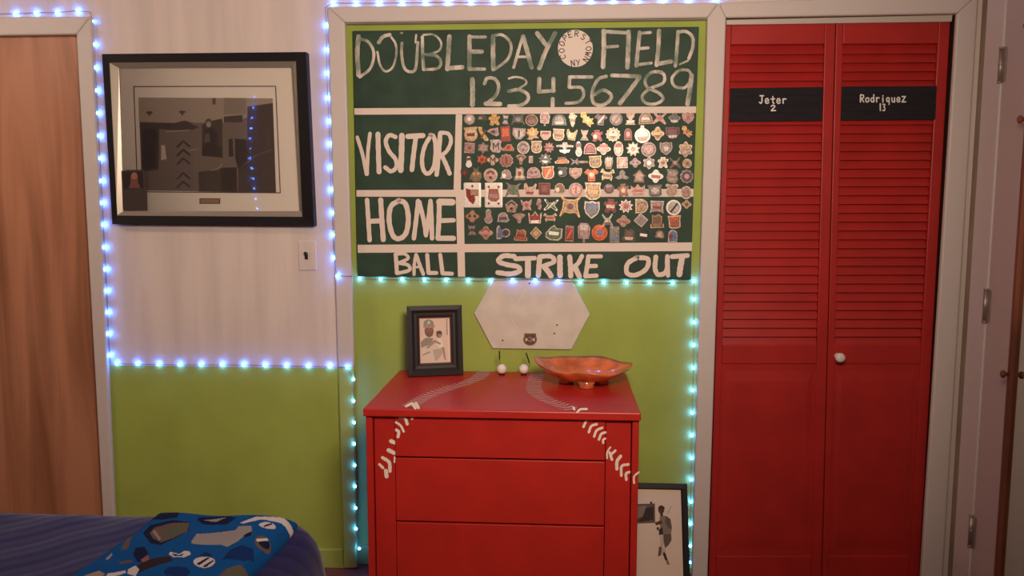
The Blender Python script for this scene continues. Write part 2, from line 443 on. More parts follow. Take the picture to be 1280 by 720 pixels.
# ------------------------------------------------------------------ right wall: white door in its casing, hinges
d3 = struct(thing('door_3', (XR, -.5, 0)))
yc0 = on_x(1226, 250, XR).y; yc1 = on_x(1241, 250, XR - .02).y
mb = MB(); mb.box(XR - .02, XR, yc1, yc0, 0, ZC - .04); mb.box(XR - .02, XR, yc1 - .8, yc0, ZC - .11, ZC - .04); struct(mb.build('trim_8', TRIMW, bevel=.004))
mb = MB(); mb.box(XR - .016, XR + .0, yc1 - .78, yc1 - .004, .01, ZC - .12); mb.build('slab', mat('white_door_paint', (192, 176, 168), .5, .35), d3, bevel=.002)
for px, py0, py1 in ((1253, 60, 102), (1234.5, 362, 403), (1215.5, 645, 684)):
    mb = MB(); a = on_x(px, py0, XR - .022); b = on_x(px, py1, XR - .022); zc = yc1 - .002
    mb.tube([(XR - .024, zc, b.z), (XR - .024, zc, a.z)], .0065, 10)
    for k in range(3): mb.lathe([(.0075, b.z + (a.z - b.z) * k / 2 - .003), (.0075, b.z + (a.z - b.z) * k / 2 + .003)], 10, 0, (XR - .024, zc, 0))
    mb.box(XR - .0225, XR - .019, zc - .022, zc + .018, b.z, a.z)
    mb.build('hinge', STEEL, d3)
# wooden framed mirror hung on the right
mx = XR - .05
m0 = on_x(1271.5, 300, mx).y
WM = wood('mirror_wood', (140, 84, 58), (104, 58, 40), 2.0)
mi_ = thing('wall_mirror', (XR - .018, m0, .3), 'brown wooden framed mirror hanging on the white door at the far right edge', 'mirror')
zt_, zb_ = ZC - .10, .02
mb = MB()
mb.box(mx, XR - .017, m0 - .035, m0, zb_, zt_); mb.box(mx, XR - .017, m0 - .45, m0 - .415, zb_, zt_)
mb.box(mx, XR - .017, m0 - .415, m0 - .035, zt_ - .04, zt_); mb.box(mx, XR - .017, m0 - .415, m0 - .035, zb_, zb_ + .04)
mb.build('frame', WM, mi_, bevel=.004)
mb = MB(); mb.box(mx + .012, XR - .02, m0 - .413, m0 - .037, zb_ + .042, zt_ - .042); mb.build('mirror_glass', mat('mirror_silver', (200, 195, 190), .06, .5, 1.0), mi_)
for kpy in (40, 152, 470):
    mb = MB(); c = on_x(1266, kpy, mx); mb.lathe([(.006, 0), (.006, -.006), (.012, -.010), (.012, -.018), (.004, -.022)], 12, 0, (mx, m0 - .012, c.z), 'x'); mb.build('knob', WM, mi_)
mi_.rotation_euler = (0, 0, -.28)

# ------------------------------------------------------------------ hand painted scoreboard
BF = .012                                   # board face
BQ = [(441, 38.5), (873.8, 33.3), (863.6, 349.3), (447, 345.3)]
sb = thing('scoreboard', on_y(655, 345, BF), 'dark green hand painted baseball scoreboard with white lettering mounted on lime wall', 'scoreboard')
mb = MB(); panel(mb, BQ, BF, ALC - .001); mb.build('board', BOARDG, sb, bevel=.001)
T = lambda x, y: on_y(x, y, BF)
ln = MB()
for p in ([(442.8, 135.3), (870.2, 133), (870, 141.2), (443, 143.4)], [(445.5, 237.6), (578, 237.2), (867, 236), (866.6, 246), (578, 246.2), (445.8, 245.8)],
          [(447, 306), (865.3, 303), (864.9, 313.8), (447.3, 316)]):
    flat(ln, p, T, NY, .0005)
for p in ([(569.8, 143), (577.8, 143), (576, 238), (567, 238)], [(569.8, 246), (579.5, 246), (581.5, 346), (572.5, 346)]): flat(ln, p, T, NY, .0006)
ln.build('dividing_lines', WHITEP, sb)
Z4 = (4.923, 400, 0); Z5 = (4.923, 640, 0); Z6 = (4.923, 400, 130); Z7 = (4.923, 400, 230); Z8 = (4.923, 640, 230)


def letters(name, z, sts, m, k=1.0):
    mb = MB()
    for zz, pts, wd in [(s if len(s) == 3 else (z,) + s) for s in sts]:
        stroke(mb, [(zz[1] + x / zz[0], zz[2] + y / zz[0]) for x, y in pts], wd * k / zz[0], T, NY, .0008)
    return mb.build(name, m, sb)


letters('park_name_lettering', Z4, [
    ([(238, 225), (230, 330), (238, 462)], 28), ([(245, 238), (300, 260), (332, 330), (310, 420), (245, 475)], 18),
    ([(362, 262), (388, 226), (430, 214)], 22), ([(440, 230), (465, 270), (470, 330), (450, 410), (405, 440), (370, 400), (354, 320)], 14),
    ([(505, 265), (503, 340), (520, 420), (560, 442), (590, 415), (602, 262)], 18), ([(498, 203), (506, 203)], 12), ([(592, 215), (588, 262)], 12),
    ([(630, 228), (632, 330), (638, 428)], 20), ([(638, 215), (700, 214), (744, 258), (732, 312), (650, 338)], 13), ([(650, 336), (720, 346), (744, 388), (720, 422), (640, 428)], 18),
    ([(797, 225), (790, 330), (784, 425)], 28), ([(784, 420), (876, 414)], 26),
    ([(920, 225), (920, 330), (920, 425)], 26), ([(920, 228), (1018, 228)], 18), ([(925, 318), (996, 318)], 26), ([(920, 425), (1012, 425)], 20),
    ([(1065, 230), (1065, 330), (1068, 425)], 28), ([(1062, 220), (1120, 215), (1168, 256), (1175, 312), (1150, 370), (1080, 424)], 18),
    (Z5, [(66, 225), (35, 330), (10, 415)], 19), (Z5, [(68, 225), (95, 320), (120, 415)], 27), (Z5, [(32, 350), (100, 350)], 15),
    (Z5, [(155, 205), (208, 275)], 27), (Z5, [(265, 205), (210, 310), (168, 420)], 27),
], BRUSH)
letters('park_name_lettering', Z5, [
    (Z5, [(565, 190), (565, 300), (560, 412)], 28), (Z5, [(562, 194), (700, 202)], 22), (Z5, [(570, 290), (648, 285)], 20),
    (Z5, [(718, 196), (715, 300), (710, 415)], 28),
    (Z5, [(785, 200), (775, 300), (765, 405)], 24), (Z5, [(785, 205), (852, 200)], 17), (Z5, [(780, 300), (838, 295)], 18), (Z5, [(765, 400), (856, 388)], 18),
    (Z5, [(905, 190), (900, 300), (890, 400)], 26), (Z5, [(890, 395), (980, 378)], 25),
    (Z5, [(1022, 195), (1015, 300), (1005, 405)], 22), (Z5, [(1020, 198), (1070, 194), (1110, 228), (1112, 290), (1088, 360)], 20), (Z5, [(1082, 374), (1032, 396)], 12)], BRUSH)
letters('inning_numbers', Z5, [
    (Z4, [(937, 488), (940, 570), (938, 645)], 30), (Z4, [(1012, 515), (1030, 482), (1075, 486), (1100, 530), (1080, 590), (1022, 640)], 21), (Z4, [(1020, 638), (1108, 640)], 27),
    ([(-20, 484), (20, 474), (70, 484), (88, 512), (40, 548)], 13), ([(-20, 562), (40, 552), (95, 580), (95, 620), (50, 648), (-20, 652)], 21),
    ([(168, 485), (165, 565)], 25), ([(165, 565), (258, 558)], 22), ([(255, 485), (254, 560)], 25), ([(250, 610), (250, 652)], 25),
    ([(355, 475), (352, 535)], 22), ([(352, 538), (425, 540), (440, 588), (405, 628), (332, 636)], 19), ([(355, 474), (492, 474)], 20),
    ([(580, 470), (530, 490), (495, 560), (500, 630), (550, 648), (600, 620), (608, 582), (560, 555), (508, 582)], 21),
    ([(615, 464), (786, 470)], 23), ([(785, 475), (730, 550), (664, 636)], 26),
    ([(920, 445), (860, 445), (820, 490), (835, 540), (900, 570), (930, 610), (880, 640), (820, 632), (802, 590), (850, 545), (930, 510), (935, 460), (900, 440)], 19),
    ([(1105, 470), (1085, 435), (1030, 435), (985, 480), (1000, 530), (1060, 540), (1100, 500)], 18), ([(1105, 465), (1095, 550), (1080, 640)], 29)], BRUSH)
letters('visitor_lettering', Z6, [
    ([(230, 205), (262, 310), (286, 432)], 22), ([(308, 182), (296, 290), (290, 432)], 22), ([(357, 185), (360, 300), (364, 418)], 30),
    ([(465, 203), (428, 192), (405, 230), (425, 290), (465, 340), (470, 388), (438, 414), (402, 390)], 26), ([(504, 194), (502, 300), (497, 408)], 34),
    ([(540, 200), (634, 194)], 31), ([(590, 205), (576, 310), (566, 405)], 29),
    ([(685, 190), (645, 260), (628, 340), (638, 408), (668, 428), (702, 380), (712, 270), (700, 202), (680, 190)], 26),
    ([(740, 182), (730, 310), (718, 434)], 29), ([(742, 176), (790, 184), (806, 230), (780, 290), (740, 318)], 24), ([(752, 322), (775, 370), (798, 428)], 27)], WHITEP)
letters('home_lettering', Z7, [
    ([(290, 98), (298, 220), (306, 346)], 27), ([(374, 98), (381, 220), (390, 342)], 31), ([(302, 230), (384, 226)], 30),
    ([(485, 102), (436, 140), (426, 230), (450, 318), (490, 336), (530, 300), (544, 210), (526, 122), (485, 102)], 31),
    ([(604, 105), (592, 220), (578, 334)], 28), ([(612, 112), (642, 240), (652, 315)], 27), ([(652, 315), (668, 210), (680, 105)], 27), ([(680, 105), (686, 220), (690, 334)], 28),
    ([(735, 108), (732, 220), (726, 332)], 30), ([(735, 110), (815, 112)], 40), ([(735, 226), (822, 223)], 28), ([(726, 334), (822, 334)], 31)], WHITEP)
letters('ball_lettering', Z7, [
    ([(466, 434), (470, 490), (474, 548)], 25), ([(468, 432), (520, 430), (542, 458), (482, 486)], 20), ([(482, 486), (540, 498), (550, 530), (476, 550)], 22),
    ([(590, 436), (580, 500), (579, 556)], 20), ([(592, 436), (615, 500), (636, 554)], 23), ([(586, 512), (618, 510)], 14),
    ([(660, 436), (668, 545)], 24), ([(668, 547), (716, 547)], 24), ([(740, 436), (754, 548)], 24), ([(754, 550), (812, 552)], 24)], WHITEP)
letters('count_lettering', Z8, [
    (Z7, [(1195, 445), (1130, 442), (1098, 474), (1150, 496), (1215, 508), (1228, 536), (1170, 553), (1094, 545)], 30),
    ([(22, 460), (138, 456)], 29), ([(98, 462), (98, 562)], 38),
    ([(170, 450), (166, 510), (162, 562)], 32), ([(172, 446), (240, 446), (258, 478), (190, 506)], 28), ([(200, 512), (224, 540), (240, 566)], 33),
    ([(295, 450), (295, 510), (296, 562)], 34), ([(355, 448), (360, 510), (362, 566)], 31), ([(430, 444), (405, 490), (372, 514)], 27), ([(388, 514), (414, 568)], 33),
    ([(470, 446), (462, 510), (452, 568)], 28), ([(472, 446), (546, 445)], 26), ([(465, 506), (516, 504)], 26), ([(454, 568), (520, 564)], 26),
], WHITEP)
letters('count_lettering', Z8, [
    ([(770, 452), (712, 490), (708, 548), (760, 560), (826, 522), (836, 462), (770, 452)], 29),
    ([(885, 448), (880, 520), (902, 558), (950, 535), (956, 446)], 29), ([(956, 446), (960, 564)], 25),
    ([(984, 447), (1080, 440)], 28), ([(1046, 455), (1036, 510), (1030, 556)], 36)], WHITEP)
mb = MB(); flat(mb, ell(719.2, 60.5, 21.8, 23.3, 40), T, NY, .0005); dk = MB()
for ch, a in zip('COOPERSTOWN', (205, 228, 251, 274, 297, 320 - 4, 338, 0, 22, 44, 62)): pass
for ch, x, y, an in (('C', 312, 350, -100), ('O', 305, 312, -88), ('O', 307, 268, -60), ('P', 327, 233, -35), ('E', 357, 213, -15), ('R', 398, 207, 5), ('S', 440, 228, 28),
                     ('T', 468, 258, 60), ('O', 472, 300, 85), ('W', 468, 333, 105), ('N', 456, 366, 125)):
    write(dk, ch, 640 + x / 4.923, y / 4.923, 7.0, 6.6, T, .95, math.radians(an), 0, .0011)
write(dk, 'NY', 640 + 390 / 4.923, 387 / 4.923, 7.0, 6.4, T, .95, math.radians(-6), 0, .0011)
cd = mb.build('town_disc', WHITEP, sb); dk.build('town_lettering', mat('black_ink', (40, 38, 38), .7, .2), cd)


# ------------------------------------------------------------------ enamel pins
def star(n, r0, ph=0):
    return [((1 if k % 2 == 0 else r0) * math.sin(math.pi * k / n + ph), (1 if k % 2 == 0 else r0) * math.cos(math.pi * k / n + ph)) for k in range(2 * n)]


def wavy(n, a, e=1.0, m=48):
    return [((1 - a + a * math.cos(n * t)) * math.sin(t), e * (1 - a + a * math.cos(n * t)) * math.cos(t)) for t in [2 * math.pi * k / m for k in range(m)]]


def blend(*ps): return [q for p in ps for q in p]


SH = {
    'round': ell(0, 0, 1, 1, 28), 'oval': ell(0, 0, .8, 1, 28), 'dome': ell(0, -.2, 1, 1.1, 14, 0, math.pi) + [(-1, -.2), (-1.1, -.9), (1.1, -.9)],
    'shield': [(-.95, .95), (-.5, .85), (0, 1), (.5, .85), (.95, .95), (1, .1), (.75, -.45), (0, -1), (-.75, -.45), (-1, .1)],
    'badge': [(-1, 1), (1, 1), (.85, .5), (1, -.05), (.85, -.65), (.4, -.95), (-.4, -.95), (-.85, -.65), (-1, -.05), (-.85, .5)],
    'plate': [(-.95, .9), (.95, .9), (.95, -.1), (.35, -.85), (-.35, -.85), (-.95, -.1)],
    'pentagon': [(0, 1), (.95, .25), (.6, -.9), (-.6, -.9), (-.95, .25)], 'diamond': [(0, 1), (1, 0), (0, -1), (-1, 0)],
    'square': [(-.9, .9), (.9, .9), (.9, -.9), (-.9, -.9)], 'rect': [(-.75, 1), (.75, 1), (.75, -1), (-.75, -1)], 'bar': [(-1, .45), (1, .3), (1, -.35), (-1, -.45)],
    'gear': star(12, .82), 'scallop': wavy(10, .07), 'flower': wavy(6, .14), 'burst': star(9, .66), 'star': star(5, .5), 'lobes': wavy(4, .16, .9),
    'cross': [(-.25, .35), (-.85, 1), (-1, .8), (-.45, 0), (-1, -.8), (-.8, -1), (0, -.4), (.8, -1), (1, -.8), (.45, 0), (1, .8), (.85, 1), (.25, .35)],
    'xbats': [(-.7, .55), (-1, .95), (-.85, 1), (-.4, .7), (.4, .7), (.85, 1), (1, .95), (.7, .55), (.75, -.1), (1, -.85), (.9, -.95), (.5, -.5), (0, -.6), (-.5, -.5), (-.9, -.95), (-1, -.85), (-.75, -.1)],
    'leaf': [(-.9, 1), (-.2, .95), (0, .2), (.25, .45), (.35, .1), (.95, .2), (.7, -.2), (1, -.55), (.55, -.6), (.5, -1), (.05, -.75), (-.2, -.45), (-.7, -.4), (-.6, .1), (-1, .35)],
    'boot': [(-1, 1), (-.2, 1), (-.15, .4), (.6, -.3), (1, -.75), (.85, -1), (.3, -1), (-.2, -.4), (-.75, .3)],
    'wedge': [(-1, .1), (-.5, .6), (.7, .9), (.8, .1), (.9, -.6), (.5, -.9), (-.3, -.4)],
    'wings': [(-1, .35), (-.3, .45), (-.25, .8), (.25, .8), (.3, .45), (1, .35), (.95, .05), (.3, .1), (.15, -.3), (.3, -.8), (0, -1), (-.3, -.8), (-.15, -.3), (-.3, .1), (-.95, .05)],
    'trophy': [(-.7, .9), (-.3, .75), (.3, .75), (.7, .9), (.55, .2), (.25, -.2), (.55, -.55), (.8, -1), (-.8, -1), (-.55, -.55), (-.25, -.2), (-.55, .2)],
    'figure': [(-.45, 1), (.45, 1), (.4, .6), (.95, .7), (.9, .3), (.55, 0), (.85, -.8), (.5, -1), (.1, -.6), (-.3, -1), (-.8, -.85), (-.6, -.1), (-1, .2), (-.8, .6), (-.4, .6)],
    'ornament': [(-.2, 1), (.2, 1), (.25, .68)] + ell(0, -.2, 1, .88, 22, 1.25, -4.4 + math.pi * 0) + [(-.25, .68)],
    'bird': [(-.5, .9), (.1, 1), (.5, .7), (1, .65), (.6, .2), (.55, -.4), (.2, -1), (-.2, -.8), (-.5, -.1), (-.8, .3)],
    'sun': [(-.85, -.05), (-1, .25), (-.7, .35), (-.75, .75), (-.35, .7), (0, 1), (.35, .7), (.75, .75), (.7, .35), (1, .25), (.85, -.05), (.5, -.4), (1, -.75), (.1, -.75), (-.2, -1), (-.9, -.8), (-.4, -.4)],
    'cap': [(-.8, -.2), (-.7, .5), (-.2, .9), (.4, .85), (.75, .4), (.8, -.1), (1, -.4), (.5, -.75), (-.4, -.6), (-1, -.55)],
    'snowman': ell(0, -.45, .65, .55, 14, 2.2, 2.2 + 4.9) + ell(0, .5, .45, .45, 12, -.6, -.6 + 4.3),
    'shirt': [(-.5, .9), (-.2, .7), (.2, .7), (.5, .9), (1, .4), (.75, .05), (.5, .2), (.5, -.95), (-.5, -.95), (-.5, .2), (-.75, .05), (-1, .4)],
    'crown': [(-1, .8), (-.45, .35), (0, 1), (.45, .35), (1, .8), (.85, -.8), (-.85, -.8)], 'house': [(0, 1), (.4, .55), (1, .1), (.65, -.1), (.8, -.9), (-.8, -.9), (-.65, -.1), (-1, .1), (-.4, .55)],
    'fan': [(-1, .5), (-.5, .85), (.5, .85), (1, .5), (.35, -.2), (.2, -.9), (-.2, -.9), (-.35, -.2)], 'car': [(-1, -.2), (-.6, .1), (-.2, .6), (.5, .6), (.75, .1), (1, -.1), (.95, -.6), (-.95, -.6)],
    'fist': [(-.8, .1), (-.65, .8), (-.4, .6), (-.25, 1), (0, .65), (.2, 1), (.35, .6), (.7, .9), (.75, 0), (.45, -.95), (-.5, -.95)],
    'crab': [(-.5, .3), (-1, .4), (-.8, 1), (-.55, .95), (-.65, .6), (-.2, .5), (.2, .5), (.65, .6), (.55, .95), (.8, 1), (1, .4), (.5, .3), (.75, -.2), (.65, -.9), (.3, -.6), (-.3, -.6), (-.65, -.9), (-.75, -.2)],
    'trillium': [(0, 1), (.4, .6), (.35, .05), (1, -.4), (.5, -.75), (0, -.55), (-.5, -.75), (-1, -.4), (-.35, .05), (-.4, .6)],
    'butterfly': [(-.9, .95), (-.3, .5), (0, .7), (.3, .5), (.9, .95), (.8, .1), (.55, -.1), (.75, -.9), (.2, -.75), (-.2, -.75), (-.75, -.9), (-.55, -.1), (-.8, .1)],
    'state': [(-.9, .95), (.6, .95), (.9, .6), (.7, .1), (1, -.4), (.5, -1), (-.6, -.85), (-.95, -.3), (-.75, .3)],
    'dee': [(-.9, 1)] + ell(-.1, 0, 1.05, 1, 14, math.pi / 2, -math.pi / 2) + [(-.9, -1)],
    'pineapple': [(-.5, 1), (0, .6), (.5, 1), (.3, .45), (.85, .1), (.85, -.55), (.4, -1), (-.4, -1), (-.85, -.6), (-1, -.9), (-.9, -.1), (-.3, .45)],
    'bear': ell(0, -.15, .85, .8, 20, 2.2, 2.2 + 5.0) + [(.6, .9), (.85, .95), (.95, .6)][:0] + ell(.6, .7, .32, .3, 8, -.6, 2.6) + ell(-.6, .7, .32, .3, 8, .6, 3.8),
    'mitten': [(-.9, .9), (-.6, 1), (-.3, .4), (.5, .5), (.8, 1), (1, .8), (.75, -.1), (.6, -.9), (-.6, -.8), (-.95, .1)],
    'tv': [(-1, .9), (1, .9), (.85, .3), (.85, -.7), (.5, -.9), (-.5, -.9), (-.85, -.7), (-.85, .3)],
    'banner': [(-1, .9), (1, .9), (.85, -.1), (1, -.9), (.4, -.65), (-.4, -.65), (-1, -.9), (-.85, -.1)],
    'bottle': [(-1, .55), (-.85, 1), (-.6, 1), (-.45, .55), (-.3, .3)] + ell(.35, -.05, .65, .65, 16, 2.4, -2.4) + [(-.45, -1), (-1, -1)],
    'tomb': ell(0, .2, .8, .8, 12, 0, math.pi) + [(-.8, .2), (-.8, -1), (.8, -1)], 'sign': [(-.9, .5), (-.5, .95), (.5, .95), (.9, .5), (.75, -.6), (.2, -.65), (.2, -1), (-.1, -1), (-.1, -.65), (-.75, -.6)],
    'stand': [(-.65, .9), (-.2, .75), (.3, 1), (.8, .6), (.7, -.3), (1, -.4), (1, -.95), (-1, -.95), (-1, -.4), (-.75, -.3)],
    'building': [(-1, -.1), (-.4, .7), (0, 1), (.3, .6), (1, .6), (1, -.6), (.6, -.95), (-.4, -.95), (-.95, -.6)],
    'seahorse': [(-.2, 1), (.5, .85), (.7, .4), (.4, .1), (.75, -.3), (.3, -1), (-.3, -.75), (-.2, -.3), (-.7, 0), (-.45, .5)],
}
# colours of the pins: plain words for the labels, and the enamel or metal they show
PC = {'mauve': (170, 140, 134), 'silver': (196, 180, 170), 'dark grey': (96, 90, 84), 'grey': (136, 124, 114), 'yellow': (216, 166, 84), 'gold': (214, 172, 112), 'tan': (184, 146, 112),
      'bronze': (140, 114, 84), 'cream': (212, 190, 160), 'orange': (212, 98, 46), 'red': (168, 50, 42), 'maroon': (116, 54, 50), 'pink': (200, 152, 142), 'white': (236, 222, 212),
      'brown': (134, 92, 72), 'purple': (100, 82, 104), 'green': (100, 132, 84), 'blue': (104, 124, 158), 'black': (40, 36, 36), 'rust': (168, 92, 72)}
PIN_M = {k: mat('pin_' + k.replace(' ', '_'), tuple(min(250, int(q * (1.08 if sum(v) > 330 else .95))) for q in v), .34, .45, .12, var=.28 if k != 'white' else .08, scale=160) for k, v in PC.items()}
